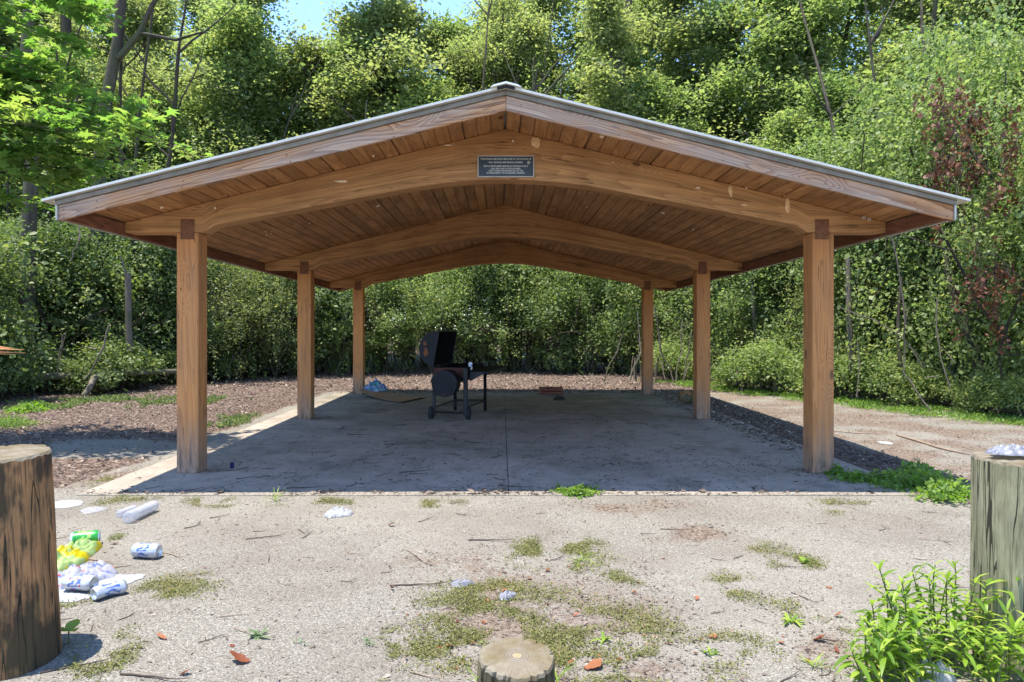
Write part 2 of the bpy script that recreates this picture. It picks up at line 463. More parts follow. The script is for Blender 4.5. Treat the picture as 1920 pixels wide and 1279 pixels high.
def ground_mat():
    T = NT('ground_surface')
    tc = T.n('TexCoord'); v = tc.outputs['Object']
    a = T.n('VertexColor', layer_name='mask'); sp = T.n('SeparateColor'); T.set(sp.inputs[0], a.outputs[0])
    R, G, B = sp.outputs[0], sp.outputs[1], sp.outputs[2]
    # gravel
    vc = T.n('TexVoronoi', {'Scale': 150.0}); T.set(vc.inputs['Vector'], v)
    g1 = T.n('SeparateColor'); T.set(g1.inputs[0], vc.outputs['Color'])
    gcol = T.ramp(g1.outputs[0], [(0.0, (0.085,0.070,0.052)), (0.4, (0.205,0.188,0.153)), (0.75, (0.312,0.292,0.245)), (1.0, (0.54,0.50,0.43))])
    gd = T.ramp(vc.outputs['Distance'], [(0.25, 1.0), (0.75, 0.55)])
    gcol = T.mix(1.0, gcol, gd, 'MULTIPLY')
    fine = T.ramp(T.noise(v, 260, 3, 0.7), [(0.3, (0.118,0.106,0.084)), (0.7, (0.338,0.312,0.260))])
    gcol = T.mix(0.45, gcol, fine)
    big = T.noise(v, 1.1, 5, 0.62)
    gcol = T.mix(T.ramp(big, [(0.38, 0.75), (0.60, 0.0)]), gcol, T.mix(0.5, gcol, (0.125,0.098,0.074)))
    warm = T.noise(T.mapping(v, loc=(4, 9, 0)), 0.6, 3)
    gcol = T.mix(T.ramp(warm, [(0.45, 0.0), (0.7, 0.35)]), gcol, (0.29,0.262,0.215))
    # litter / soil
    vl = T.n('TexVoronoi', {'Scale': 26.0}); T.set(vl.inputs['Vector'], T.mapping(v, sc=(1, 1.6, 1)))
    l1 = T.n('SeparateColor'); T.set(l1.inputs[0], vl.outputs['Color'])
    lcol = T.ramp(l1.outputs[1], [(0.0, (0.05,0.034,0.027)), (0.5, (0.115,0.080,0.062)), (0.85, (0.20,0.145,0.115)), (1.0, (0.34,0.27,0.21))])
    lcol = T.mix(0.35, lcol, T.ramp(T.noise(v, 60, 4, 0.7), [(0.3, (0.04,0.026,0.02)), (0.7, (0.19,0.125,0.095))]))
    dcol = T.ramp(T.noise(v, 34, 5, 0.75), [(0.28, (0.070,0.050,0.036)), (0.5, (0.165,0.125,0.094)), (0.75, (0.32,0.265,0.21))])
    mcol = T.ramp(T.noise(v, 48, 5, 0.75), [(0.28, (0.07,0.062,0.028)), (0.5, (0.135,0.122,0.058)), (0.72, (0.24,0.215,0.13))])
    edge = T.math('MULTIPLY', T.math('SUBTRACT', T.noise(v, 26, 5, 0.8), 0.5), 1.6)
    def m(x, lo=0.35, hi=0.62):
        return T.ramp(T.math('ADD', x, T.math('MULTIPLY', edge, T.math('GREATER_THAN', x, 0.01))), [(lo, 0.0), (hi, 1.0)])
    c = T.mix(m(B), gcol, dcol)
    c = T.mix(m(R), c, lcol)
    c = T.mix(T.math('MULTIPLY', m(G), 0.75), c, mcol)
    h = T.math('ADD', T.math('MULTIPLY', vc.outputs['Distance'], -0.5), T.noise(v, 140, 4, 0.7))
    nm = T.bump(h, 0.6, 0.008)
    T.principled(c, 0.9, 0.15, normal=nm)
    return T.m
M['ground'] = ground_mat()

def concrete_mat():
    T = NT('weathered_concrete'); tc = T.n('TexCoord'); v = tc.outputs['Object']
    n1 = T.noise(v, 0.8, 6, 0.62); n2 = T.noise(v, 6, 6, 0.7); n3 = T.noise(v, 90, 3, 0.7)
    c = T.ramp(n2, [(0.28, (0.29,0.235,0.182)), (0.5, (0.40,0.33,0.262)), (0.75, (0.47,0.395,0.318))])
    c = T.mix(T.ramp(n3, [(0.35, 0.35), (0.6, 0.0)]), c, (0.16,0.145,0.13))
    c = T.mix(T.ramp(n1, [(0.42, 0.0), (0.70, 0.60)]), c, (0.135,0.12,0.09))
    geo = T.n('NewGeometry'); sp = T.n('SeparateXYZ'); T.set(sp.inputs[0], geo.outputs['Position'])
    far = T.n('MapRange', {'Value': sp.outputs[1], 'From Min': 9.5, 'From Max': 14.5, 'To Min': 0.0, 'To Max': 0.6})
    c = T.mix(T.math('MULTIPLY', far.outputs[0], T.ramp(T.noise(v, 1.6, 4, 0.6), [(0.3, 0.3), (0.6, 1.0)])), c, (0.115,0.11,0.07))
    fr_ = T.n('MapRange', {'Value': T.math('ADD', sp.outputs[1], T.math('MULTIPLY', T.math('SUBTRACT', T.noise(v, 3.5, 5, 0.7), 0.5), 0.9)), 'From Min': 5.85, 'From Max': 6.15, 'To Min': 0.85, 'To Max': 0.0})
    c = T.mix(fr_.outputs[0], c, T.ramp(n3, [(0.3, (0.13,0.115,0.09)), (0.7, (0.32,0.295,0.245))]))
    gs = T.n('VectorMath', operation='DISTANCE'); T.set(gs.inputs[0], geo.outputs['Position']); gs.inputs[1].default_value = (-0.7, 10.6, 0)
    gr_ = T.math('MULTIPLY', T.ramp(T.math('ADD', gs.outputs['Value'], T.math('MULTIPLY', n2, 2.0)), [(0.9, 0.65), (1.0, 0.0)]), 1.0)
    st_ = T.ramp(T.noise(T.mapping(v, loc=(3, 5, 0), sc=(1, 0.6, 1)), 2.2, 5, 0.7), [(0.52, 0.0), (0.66, 0.55)])
    c = T.mix(st_, c, (0.12,0.105,0.082))
    ck_ = T.math('LESS_THAN', T.math('ABSOLUTE', T.math('SUBTRACT', T.noise(T.mapping(v, loc=(1, 7, 0)), 0.55, 5, 0.6), 0.5)), 0.0022)
    c = T.mix(T.math('MULTIPLY', ck_, 0.7), c, (0.06,0.05,0.04))
    sv = T.voro(T.mapping(v, sc=(1, 1.3, 1)), 9.0)
    c = T.mix(T.math('MULTIPLY', T.math('LESS_THAN', sv, 0.07), 0.7), c, (0.05,0.045,0.04))
    T.principled(c, 0.85, 0.25, normal=T.bump(T.math('ADD', n3, n2), 0.25, 0.004))
    return T.m
M['concrete'] = concrete_mat()
# ------------------------------------------------------------------ ground
def ell(px, py, rpx, rpy):
    """ellipse of the photograph laid on the ground: centre and half axes in metres"""
    x0, y0 = P(px, py); _, ya = P(px, py - rpy); _, yb = P(px, py + rpy)
    return (x0, y0, rpx / F * y0, (ya - yb) / 2)
GREEN_PATCH = [ell(*e) for e in [(900,1120,140,45),(1060,1025,85,30),(1150,1075,40,20),(1010,1165,260,60),(820,1200,90,50),(1180,1230,200,50),
    (350,1098,62,26),(700,1200,28,50),(140,1120,50,22),(250,938,55,8),(410,940,60,9),(530,935,35,9),(1340,1200,90,40),(1480,1040,45,22),(1500,1150,60,35),(1600,945,60,14),(200,1220,50,25),
    (1400,1090,60,30),(640,940,35,7),(840,938,40,8),(240,1000,18,8),(430,790,50,14),(180,905,40,9),(560,925,30,7)]]
DIRT_PATCH = [ell(*e) for e in [(1010,1120,300,110),(1560,1200,140,110),(1750,900,140,55),(1180,945,120,14),(1100,1240,330,60),(200,900,120,30),(870,1040,120,40),(1300,1000,120,20)]]
def inpatch(x, y, L):
    r = 0
    wx = x + 0.22*(vnoise(x*2.1, y*2.1, 61, 3)-0.5)*2; wy = y + 0.22*(vnoise(x*2.1+9, y*2.1+4, 62, 3)-0.5)*2
    x = wx; y = wy
    for cx, cy, rx, ry in L:
        d = np.sqrt(((x-cx)/rx)**2 + ((y-cy)/ry)**2)
        r = np.maximum(r, sstep(1.35, 0.3, d)*(0.45+vnoise(x*7, y*7, 70, 3)*0.9))
    return r
def masks(x, y):
    n = vnoise(x*0.8, y*0.8, 21, 3) - 0.5
    n2 = vnoise(x*2.4, y*2.4, 29, 3) - 0.5
    left = sstep(-3.55, -3.95, x + n*0.5) * sstep(5.6, 6.6, y + n*1.2)
    gravel_left = sstep(1.2, 0.7, np.sqrt(((x+5.2)/1.9)**2 + ((y-8.2)/0.75)**2) + n*0.6)
    left = left * (1 - gravel_left*0.9)
    leftfar = sstep(-4.5, -6.5, x + n) * sstep(6.0, 7.5, y)
    back = sstep(15.3, 15.7, y)
    right = sstep(3.45, 3.55, x) * sstep(4.35, 4.0, x + n*0.5) * sstep(5.4, 6.2, y)
    woods = np.maximum(sstep(7.2, 8.6, x + n), sstep(20.5, 22, y + n))
    lit = np.clip(np.maximum.reduce([left, leftfar*0.9, back, right, woods]), 0, 1)
    dirt = np.maximum(inpatch(x, y, DIRT_PATCH)*(0.65 + n2), sstep(3.5, 4.2, x + n)*sstep(4.6, 5.6, y)*np.clip(.55+n2*1.4, 0, 1))
    dirt = np.clip(dirt, 0, 1)
    g = inpatch(x, y, GREEN_PATCH) * sstep(.36, .66, vnoise(x*6.5, y*6.5, 33, 3) + .25*n2) * .85
    strip = sstep(0.9, 0.3, np.abs((x - (7.9 - (y-9.5)*0.40)) )/ (1.0) ) * sstep(8, 9, y) * sstep(19, 17, y)
    g = np.maximum(g, strip*np.clip(0.45 + n2*2.2, 0, .8))
    leftg = sstep(1.2, 0.6, np.sqrt(((x+6.9)/1.9)**2 + ((y-13.3)/1.1)**2) + n2*0.8)
    g = np.maximum(g, leftg*0.8*sstep(.42, .62, vnoise(x*2.2, y*2.2, 35, 3)))
    return lit, g, dirt

def grid_lines(parts):
    out = [parts[0][0]]
    for a, b, st in parts:
        k = max(1, int(round((b-a)/st)))
        out += [a + (b-a)*(i+1)/k for i in range(k)]
    return np.array(out)
gx = grid_lines([(-400,-60,60),(-60,-20,5),(-20,-8,0.5),(-8,-3.6,0.10),(-3.6,-3.4,0.04),(-3.4,3.4,0.06),(3.4,3.6,0.04),(3.6,8.5,0.10),(8.5,20,0.5),(20,60,5),(60,400,60)])
gy = grid_lines([(-60,-5,8),(-5,1,0.6),(1,5.7,0.06),(5.7,6.0,0.04),(6.0,10,0.12),(10,15.5,0.2),(15.5,15.8,0.05),(15.8,22,0.2),(22,30,0.6),(30,60,4),(60,500,60)])
X, Yg = np.meshgrid(gx, gy)
Z = gz(X, Yg)
V = np.stack([X, Yg, Z], -1).reshape(-1, 3)
ny, nx = X.shape
ii, jj = np.meshgrid(np.arange(ny-1), np.arange(nx-1), indexing='ij')
q = (ii*nx + jj).ravel()
me = np_mesh('ground', V, np.stack([q, q+1, q+nx+1, q+nx], -1), [M['ground']], smooth=True)
lit, grn, drt = masks(X.ravel(), Yg.ravel())
ca = me.color_attributes.new('mask', 'FLOAT_COLOR', 'POINT')
ca.data.foreach_set('color', np.stack([lit, grn, drt, np.ones_like(lit)], -1).astype(np.float32).ravel())
ground = obj_from('ground', me); tag(ground, kind='structure')

# concrete slab: two pours with a joint down the middle
slab = empty('concrete_slab', (0.04, 10.74, 0)); tag(slab, kind='structure')
JX = 0.06
def slab_piece(x0, x1, y0, y1, seed):
    bm = bmesh.new()
    nx_, ny_ = int((x1-x0)/0.12)+1, int((y1-y0)/0.12)+1
    rr = random.Random(seed)
    vs = [[None]*(ny_+1) for _ in range(nx_+1)]
    for i in range(nx_+1):
        for j in range(ny_+1):
            x = x0+(x1-x0)*i/nx_; y = y0+(y1-y0)*j/ny_
            if x in (x0,) and x0 == SLAB[0]: x += 0.02*(rr.random()-0.3)
            if j == 0 and y0 == SLAB[2]: y += 0.035*rr.random()
            vs[i][j] = bm.verts.new((x, y, 0))
    for i in range(nx_):
        for j in range(ny_):
            bm.faces.new((vs[i][j], vs[i+1][j], vs[i+1][j+1], vs[i][j+1]))
    ret = bmesh.ops.extrude_face_region(bm, geom=list(bm.faces))
    for g_ in ret['geom']:
        if isinstance(g_, bmesh.types.BMVert): g_.co.z -= 0.14
    bmesh.ops.recalc_face_normals(bm, faces=bm.faces)
    me = bpy.data.meshes.new('slab_panel'); bm.to_mesh(me); bm.free()
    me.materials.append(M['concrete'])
    return obj_from('slab_panel', me, slab, (-0.04, -10.74, 0))
YM = 10.75
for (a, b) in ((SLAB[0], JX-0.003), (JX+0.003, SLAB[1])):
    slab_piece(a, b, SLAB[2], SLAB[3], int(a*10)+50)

# ------------------------------------------------------------------ pavilion
CX = 0.037
SLOPE = 0.2455
YF, YBK = 5.81, 15.87               # front and back fascia planes
def zs(y): return -0.007 * (y - 6.74)
pav = empty('picnic_pavilion', (CX, 10.74, 0))
tag(pav, 'open sided timber picnic shelter with arched beams and low gable roof on six posts', 'picnic shelter')
HP = 3.078 - 0.1025
POST_Y = [6.8425, 10.83, 14.86]
for sgn in (-1, 1):
    for k, py_ in enumerate(POST_Y):
        b = MB(); x = CX + sgn*HP; h = 2.257 + zs(py_) - 0.002
        b.box(x-0.1025, x+0.1025, py_-0.1025, py_+0.1025, 0.0, h)
        po = b.build('post', M['post'], pav, bevel=0.007, segs=2)
        br = MB(); yf = py_ - 0.1025
        xo = x - 0.008*sgn - 0.006
        br.box(xo-0.063, xo+0.063, yf-0.011, yf-0.001, h-0.062, h+0.125)
        bo = br.build('bracket', M['rust'], po, bevel=0.002)
        for dx in (-0.036, 0.036):
            for dz in (-0.040, 0.100):
                bl = MB()
                Mx = Matrix.Translation((xo+dx, yf-0.011, h+dz)) @ Matrix.Rotation(math.radians(90), 4, 'X')
                bl.lathe([(0.013, -0.001), (0.013, 0.003), (0.010, 0.004), (0.009, 0.010), (0.005, 0.013)], 8, Mx)
                bl.build('bolt', M['bolt'], po)

# arched glulam beams
XE = 3.565
def arch_z(u):
    u = abs(u)
    if u >= 2.83: return 2.257
    x0, m = 0.94, 0.189
    d = m*u*u/(2*x0) if u < x0 else m*(u - x0/2)
    z = 2.752 - d
    if u > 2.70: z = z + (2.257 - z) * ((u-2.70)/0.13)**2
    return max(z, 2.257)
def beam(y0, th=0.215):
    us = sorted(set([-XE, XE, 0.0] + [s*(0.08*i) for i in range(1, 45) if 0.08*i < XE for s in (-1, 1)] + [2.83, -2.83, 2.70, -2.70]))
    b = MB(); dz = zs(y0)
    n = len(us); rows = 4
    vs = []
    for side in (0, 1):
        y = y0 + side*th
        for u in us:
            zb = arch_z(u); zt = 3.226 - SLOPE*abs(u)
            for r in range(rows):
                vs.append((CX+u, y, dz + zb + (zt-zb)*r/(rows-1)))
    fs = []
    N = n*rows
    for i in range(n-1):
        for r in range(rows-1):
            a = i*rows+r
            fs.append((a, a+rows, a+rows+1, a+1))
            fs.append((N+a, N+a+1, N+a+rows+1, N+a+rows))
        a = i*rows
        fs.append((a, N+a, N+a+rows, a+rows))
        a = i*rows+rows-1
        fs.append((a, a+rows, N+a+rows, N+a))
    for r in range(rows-1):
        fs.append((r, r+1, N+r+1, N+r))
        a = (n-1)*rows+r
        fs.append((a, N+a, N+a+1, a+1))
    b.add(vs, fs)
    def uvf(co, nrm):
        u = co.x - CX; v = co.z - dz - arch_z(u)
        if abs(nrm.z) > 0.8: v = (co.y - y0) + 0.5
        return (u, v)
    return b.build('arched_beam', M['beam'], pav, bevel=0.005, uvf=uvf)
beams = [beam(p_ - 0.1025) for p_ in POST_Y]
# two little rings hanging at the right end of the front beam, pale scars and daubs
M['ringw'] = simple('white_hook_paint', (0.7,0.68,0.62))
for px_, py_ in ((1620, 408), (1630, 411)):
    rings = MB()
    x, z = at(px_, 6.73), zof(py_, 6.73)
    pts = [(x+0.014*math.cos(a), 6.731, z+0.011*math.sin(a)) for a in [i*math.pi/5 for i in range(11)]]
    rings.tube(pts, 0.0032, 5)
    rings.build('hook_ring', M['ringw'], beams[0])
M['daub'] = simple('pale_mud_daub', (0.74,0.60,0.44), 0.9, 0.1, 0, 0.25, 40, 0.4)
M['scar'] = simple('bare_wood_scar', (0.74,0.48,0.25), 0.85, 0.15, 0, 0.25, 30)
def blob(name, px, py, Y, rx, rz, mat, parent, th=0.008, seed=1, tail=0):
    rr = random.Random(seed)
    x, z = at(px, Y), zof(py, Y)
    b = MB(); n = 12; vs = [(x, Y-th, z)]
    for ring_, sc_, yo in ((0, 0.6, -th*0.8), (1, 1.0, 0.002)):
        for k in range(n):
            a = 2*math.pi*k/n; j = 0.72+0.5*rr.random()
            vs.append((x+rx*sc_*j*math.cos(a), Y+yo, z+rz*sc_*j*math.sin(a)))
    fs = [(0, 1+k, 1+(k+1)%n) for k in range(n)] + [(1+k, 1+n+k, 1+n+(k+1)%n, 1+(k+1)%n) for k in range(n)]
    b.add(vs, fs); return b.build(name, mat, parent, smooth=True)
for i, (px_, py_, rx, rz) in enumerate([(1005,267,.040,.050),(1370,358,.020,.055),(1477,388,.024,.075)]):
    blob('bare_wood_patch', px_, py_, 6.7375, rx, rz, M['scar'], beams[0], 0.002, i)
for i, (px_, py_, rx, rz) in enumerate([(962,264,.010,.014),(403,390,.010,.014),(1309,352,.02,.01),(640,340,.07,.010),(930,322,.01,.006),(1150,305,.008,.008),(1395,384,.03,.006),(565,323,.05,.006),(700,296,.05,.005),(840,272,.05,.006)]):
    blob('mud_daub', px_, py_, 6.7375, rx, rz, M['daub'], beams[0], 0.008, i+20)

# soffit planks: tongue and groove boards along the building, two lengths to a row
ANG = math.atan(SLOPE)
PW = 0.1228
prng = random.Random(5)
plank_mesh = {}
def plank_me(L):
    key = round(L, 2)
    if key not in plank_mesh:
        w = PW/math.cos(ANG) - 0.003; t = 0.034; c = 0.009
        b = MB()
        b.prism([(-w/2, c), (-w/2+c, 0), (w/2-c, 0), (w/2, c), (w/2, t), (-w/2, t)], -L/2, L/2)
        me = bpy.data.meshes.new('soffit_plank'); me.from_pydata([tuple(p) for p in b.v], [], b.f)
        bm = bmesh.new(); bm.from_mesh(me); bmesh.ops.recalc_face_normals(bm, faces=bm.faces); bm.to_mesh(me); bm.free()
        me.materials.append(M['deck'])
        plank_mesh[key] = me
    return plank_mesh[key]
nrow = int(3.565/PW)
for sgn in (-1, 1):
    for r in range(nrow):
        u = (r+0.5)*PW + 0.006
        joint = (10.83, 6.84, 14.86, 10.83, 14.86)[(r*3+(sgn > 0)) % 5]
        for (ya, yb) in ((YF+0.03, joint-0.0015), (joint+0.0015, YBK-0.03)):
            L = yb-ya; yc = (ya+yb)/2
            o = obj_from('soffit_plank', plank_me(L), pav)
            o.location = (sgn*u, yc-10.74, 3.228 - SLOPE*u + zs(yc))
            o.rotation_euler = (-0.007, sgn*ANG, 0)

def rake(name, mat, y0, y1, zb, zt, xe, seg=(0.0,), parent=pav, bevel=0.0, uv=True):
    """sloping boards of both roof slopes across a gable end; zb/zt above the soffit line at the ridge"""
    out = []
    for sgn in (-1, 1):
        cuts = [0.0] + [s for s in seg if s > 0] + [xe]
        for a, c in zip(cuts[:-1], cuts[1:]):
            a2 = a + (0.0015 if a == 0 or a in seg else 0)
            b = MB()
            ol = [(CX+sgn*a2, 3.228-SLOPE*a2+zb), (CX+sgn*c, 3.228-SLOPE*c+zb), (CX+sgn*c, 3.228-SLOPE*c+zt), (CX+sgn*a2, 3.228-SLOPE*a2+zt)]
            dzv = zs((y0+y1)/2)
            b.prism([(x, z+dzv) for x, z in ol], y0, y1)
            out.append(b.build(name, mat, parent, bevel=bevel, uvf=(lambda co, nr: (co.x, co.z + SLOPE*abs(co.x-CX) - 3.0)) if uv else None))
    return out
fb = rake('fascia_board', M['fascia'], YF, YF+0.036, -0.116, 0.0035, 3.612, bevel=0.003)
rake('fascia_board', M['fascia'], YBK-0.036, YBK, -0.116, 0.0035, 3.612, bevel=0.003)
rake('rake_trim', M['trim_grey'], YF-0.022, YF+0.030, 0.005, 0.040, 3.625)
rake('rake_trim', M['trim_grey'], YBK-0.030, YBK+0.022, 0.005, 0.040, 3.625)
nails = MB(); nr = random.Random(3)
for sgn in (-1, 1):
    for u in (0.11, 0.9, 1.75, 2.6, 3.3, 3.56):
        for v in (-0.09, -0.035):
            uu = u + nr.uniform(-.02, .02)
            Mx = Matrix.Translation((CX+sgn*uu, YF-0.0005, 3.228-SLOPE*uu+v+nr.uniform(-.01,.01))) @ Matrix.Rotation(math.radians(90), 4, 'X')
            nails.lathe([(0.0065, 0), (0.004, 0.0022)], 6, Mx)
tag(nails.build('nail_heads', M['bolt'], fb[0]), kind='stuff')
# eave boards with their light drip edge
for sgn in (-1, 1):
    b = MB(); x0 = CX+sgn*3.568; x1 = CX+sgn*3.610
    zt = 3.228-SLOPE*3.568 - 0.004
    vs = []
    for y in (YF+0.038, YBK-0.038):
        for x, z in ((x0, 2.236), (x1, 2.236), (x1, zt), (x0, zt)): vs.append((x, y, z+zs(y)))
    b.add(vs, [(0,1,2,3),(7,6,5,4),(0,4,5,1),(1,5,6,2),(2,6,7,3),(3,7,4,0)])
    b.build('eave_board', M['rim'], pav, bevel=0.003)
    d = MB(); vs = []
    prof = [(3.614, 2.226), (3.622, 2.226), (3.626, 2.36), (3.66, 2.395), (3.655, 2.400), (3.616, 2.365)]
    for y in (YF-0.018, YBK+0.018):
        for u, z in prof: vs.append((CX+sgn*u, y, z+zs(y)))
    m = len(prof)
    d.add(vs, [tuple(range(m)), tuple(reversed(range(m, 2*m)))] + [(i, m+i, m+(i+1)%m, (i+1)%m) for i in range(m)])
    d.build('drip_edge', M['metal_roof'], pav)
# metal roof: two ribbed sheets
for sgn in (-1, 1):
    sheet = MB()
    y0, y1 = YF-0.07, YBK+0.07
    n = 110
    prof = []
    for i in range(n+1):
        y = y0+(y1-y0)*i/n
        rib = 0.020 if (i % 6) == 0 and 0 < i < n else 0.0
        prof.append((y, rib))
    vs = []
    for (u, zz) in ((0.0, 0.0), (3.705, 0.0)):
        for y, rib in prof:
            vs.append((CX+sgn*u, y, 3.228 - SLOPE*u + 0.067 + rib + zs(y)))
    for (u, zz) in ((0.0, 0.0), (3.705, 0.0)):
        for y, rib in prof:
            vs.append((CX+sgn*u, y, 3.228 - SLOPE*u + 0.047 + zs(y)))
    k = n+1; fs = []
    for i in range(n):
        fs.append((i, i+1, k+i+1, k+i)); fs.append((2*k+i, 3*k+i, 3*k+i+1, 2*k+i+1))
        fs.append((i, 2*k+i, 2*k+i+1, i+1)); fs.append((k+i, k+i+1, 3*k+i+1, 3*k+i))
    fs += [(0, k, 3*k, 2*k), (n, 2*k+n, 3*k+n, k+n)]
    sheet.add(vs, fs)
    sheet.build('roof_sheet', M['metal_roof'], pav)
rc = MB()
rc.prism([(CX-0.125, 3.272), (CX-0.095, 3.291), (CX, 3.316), (CX+0.095, 3.291), (CX+0.125, 3.272), (CX, 3.302)], YF-0.11, YBK+0.11)
rc.build('ridge_cap', M['ridge_white'], pav)
fo = MB()
fo.prism([(CX-0.07, 3.2755-SLOPE*0.07), (CX, 3.2755), (CX+0.07, 3.2755-SLOPE*0.07), (CX+0.07, 3.299-SLOPE*0.07), (CX, 3.299), (CX-0.07, 3.299-SLOPE*0.07)], YF-0.082, YF-0.0715)
fo.build('closure_strip', M['foam'], pav)
# wasp nest / daubs under the soffit
def soffit_daub(px, py, r, seed):
    # intersect the view ray with the soffit plane
    lo, hi = 5.9, 15.0
    for _ in range(50):
        Y = (lo+hi)/2; x = at(px, Y); z = zof(py, Y)
        s_ = 3.228 - SLOPE*abs(x-CX) + zs(Y)
        if z < s_: lo = Y
        else: hi = Y
    x = at(px, lo); z = 3.228 - SLOPE*abs(x-CX) + zs(lo)
    b = MB(); b.lathe([(r, 0.002), (r*0.8, -0.006), (r*0.3, -0.012)], 9, Matrix.Translation((x, lo, z)) @ Matrix.Rotation(math.copysign(ANG, x), 4, 'Y'))
    return b
sd = MB()
dr = random.Random(9)
for (px_, py_, r) in [(1128,256,.022),(303,389,.020),(709,386,.028),(1243,399,.03),(1428,417,.02),(700,292,.012),(500,440,.010),(580,418,.010),(498,434,.012),(508,437,.008),(1300,430,.014),(1100,388,.014),(1330,345,.010),(1400,352,.009)]:
    d_ = soffit_daub(px_, py_, r, 1)
    d_.build('mud_daub', M['daub'], pav)

# plaque
PLX, PLZ, PLY = at(948.5, 6.735), zof(312.5, 6.735), 6.7365
pl = empty('memorial_plaque', (PLX, PLY, PLZ))
tag(pl, 'black plaque with raised bronze lettering fixed to the middle of the front beam', 'sign')
wP, hP = 53/F*6.735, 20.3/F*6.735
b = MB(); b.box(PLX-wP+.006, PLX+wP-.006, PLY-0.010, PLY, PLZ-hP+.006, PLZ+hP-.006)
b.build('plate', M['plaque'], pl)
b = MB(); e = 0.009
for (x0,x1,z0,z1) in ((-wP,wP,hP-e,hP),(-wP,wP,-hP,-hP+e),(-wP,-wP+e,-hP+e,hP-e),(wP-e,wP,-hP+e,hP-e)):
    b.box(PLX+x0, PLX+x1, PLY-0.016, PLY, PLZ+z0, PLZ+z1)
b.build('frame', M['plaque_edge'], pl)
LINES = [("THIS PICNIC SHELTER IS ERECTED IN THE HONOR OF", 0.0685, 0.475, .0345), ("W.C. BOOKS AND MARVIN SKIPPER.", 0.037, 0.32, .031),
         ("BOTH GENTLEMEN SERVED IN WORLD WAR II", 0.0015, 0.41, .031), ("AND ARE AVID OUTDOORSMEN.", -0.0215, 0.28, .031),
         ("THEY WERE INSTRUMENTAL IN THE", -0.0415, 0.325, .031), ("ESTABLISHMENT OF DUNSOME LANDING.", -0.062, 0.36, .031)]
def text_mesh(body, size, width=None, extrude=0.0006, bold=0.0):
    cu = bpy.data.curves.new('text', 'FONT'); cu.body = body; cu.size = size; cu.align_x = 'CENTER'; cu.align_y = 'CENTER'
    cu.extrude = extrude; cu.resolution_u = 3; cu.offset = bold
    ob = bpy.data.objects.new('text', cu); COL.objects.link(ob)
    dg = bpy.context.evaluated_depsgraph_get()
    me = bpy.data.meshes.new_from_object(ob.evaluated_get(dg))
    bpy.data.objects.remove(ob); bpy.data.curves.remove(cu)
    co = np.empty(len(me.vertices)*3, dtype=np.float32); me.vertices.foreach_get('co', co); co = co.reshape(-1, 3)
    if width:
        co[:, 0] *= width/(co[:, 0].max()-co[:, 0].min())
        me.vertices.foreach_set('co', co.ravel())
    return me
for txt, dz, w, sz in LINES:
    me = text_mesh(txt, sz*0.62, w, bold=0.0004)
    me.name = 'lettering'; me.materials.append(M['plaque_text'])
    obj_from('lettering', me, pl, (0.0, -0.0107, dz), (math.radians(90), 0, 0))
b = MB()
for cx_, r_ in ((0.210, .010), (0.226, .008)):
    b = MB()
    pts = [(PLX+cx_+r_*0.7*math.cos(a), PLY-0.012, PLZ+0.034+r_*1.4*math.sin(a)) for a in [i*math.pi/5 for i in range(11 if r_ > .009 else 7)]]
    b.tube(pts, 0.003 if r_ > .009 else 0.0015, 5)
    b.build('emblem', M.setdefault('emb', simple('pale_emblem', (0.6,0.58,0.52))), pl)
# ------------------------------------------------------------------ foliage builders
LEAF_V = {
 'kite': (np.array([(0,0,0),(0.30,0.45,0.07),(0,1,-0.06),(-0.30,0.45,0.07)]), np.array([(0,1,2,3)])),
 'narrow': (np.array([(0,0,0),(0.15,0.4,0.04),(0,1,-0.10),(-0.15,0.4,0.04)]), np.array([(0,1,2,3)])),
 'round': (np.array([(0,0,0),(0.42,0.50,0.08),(0,1,-0.02),(-0.42,0.50,0.08)]), np.array([(0,1,2,3)])),
 'oval': (np.array([(0,0,0),(0.26,0.25,0.05),(0.30,0.62,0.05),(0,1,-0.05),(-0.30,0.62,0.05),(-0.26,0.25,0.05)]), np.array([(0,1,2,3),(0,3,4,5)])),
 'maple': (np.array([(0,0,0),(0.18,0.22,.02),(0.52,0.20,-.03),(0.30,0.48,.02),(0.42,0.85,-.04),(0.12,0.62,.02),(0,1.05,-.05),(-0.12,0.62,.02),(-0.42,0.85,-.04),(-0.30,0.48,.02),(-0.52,0.20,-.03),(-0.18,0.22,.02)]),
           np.array([(0,1,2,3),(0,3,4,5),(0,5,6,7),(0,7,8,9),(0,9,10,11)])),
}
def leaves(C, N, D, S, kind='kite'):
    """centres, normals, pointing directions, sizes -> vertex and face arrays"""
    base, fc = LEAF_V[kind]
    N = N/np.linalg.norm(N, axis=1, keepdims=True)
    D = D - N*(D*N).sum(1, keepdims=True)
    D = D/np.maximum(np.linalg.norm(D, axis=1, keepdims=True), 1e-6)
    X_ = np.cross(D, N)
    V = C[:, None, :] + S[:, None, None]*(base[None, :, 0:1]*X_[:, None, :] + base[None, :, 1:2]*D[:, None, :] + base[None, :, 2:3]*N[:, None, :])
    n, k = len(C), len(base)
    Fc = (fc[None]+ (np.arange(n)*k)[:, None, None]).reshape(-1, fc.shape[1])
    return V.reshape(-1, 3), Fc, k

def leaf_mesh(name, C, tint, mat, size, rng, kind='kite', up=1.0, droop=0.3, nrm=None):
    n = len(C)
    Nn = rng.normal(size=(n, 3))*0.58 + np.array([0, 0, up])
    if nrm is not None: Nn = Nn + nrm
    D = rng.normal(size=(n, 3)); D[:, 2] = D[:, 2]*0.4 - droop
    S = size*rng.uniform(0.45, 1.15, n)*rng.choice((.8, 1, 1, 1.5), n)
    V, Fc, k = leaves(C, Nn, D, S, kind)
    return np_mesh(name, V, Fc, [mat], tint=np.repeat(tint, k))

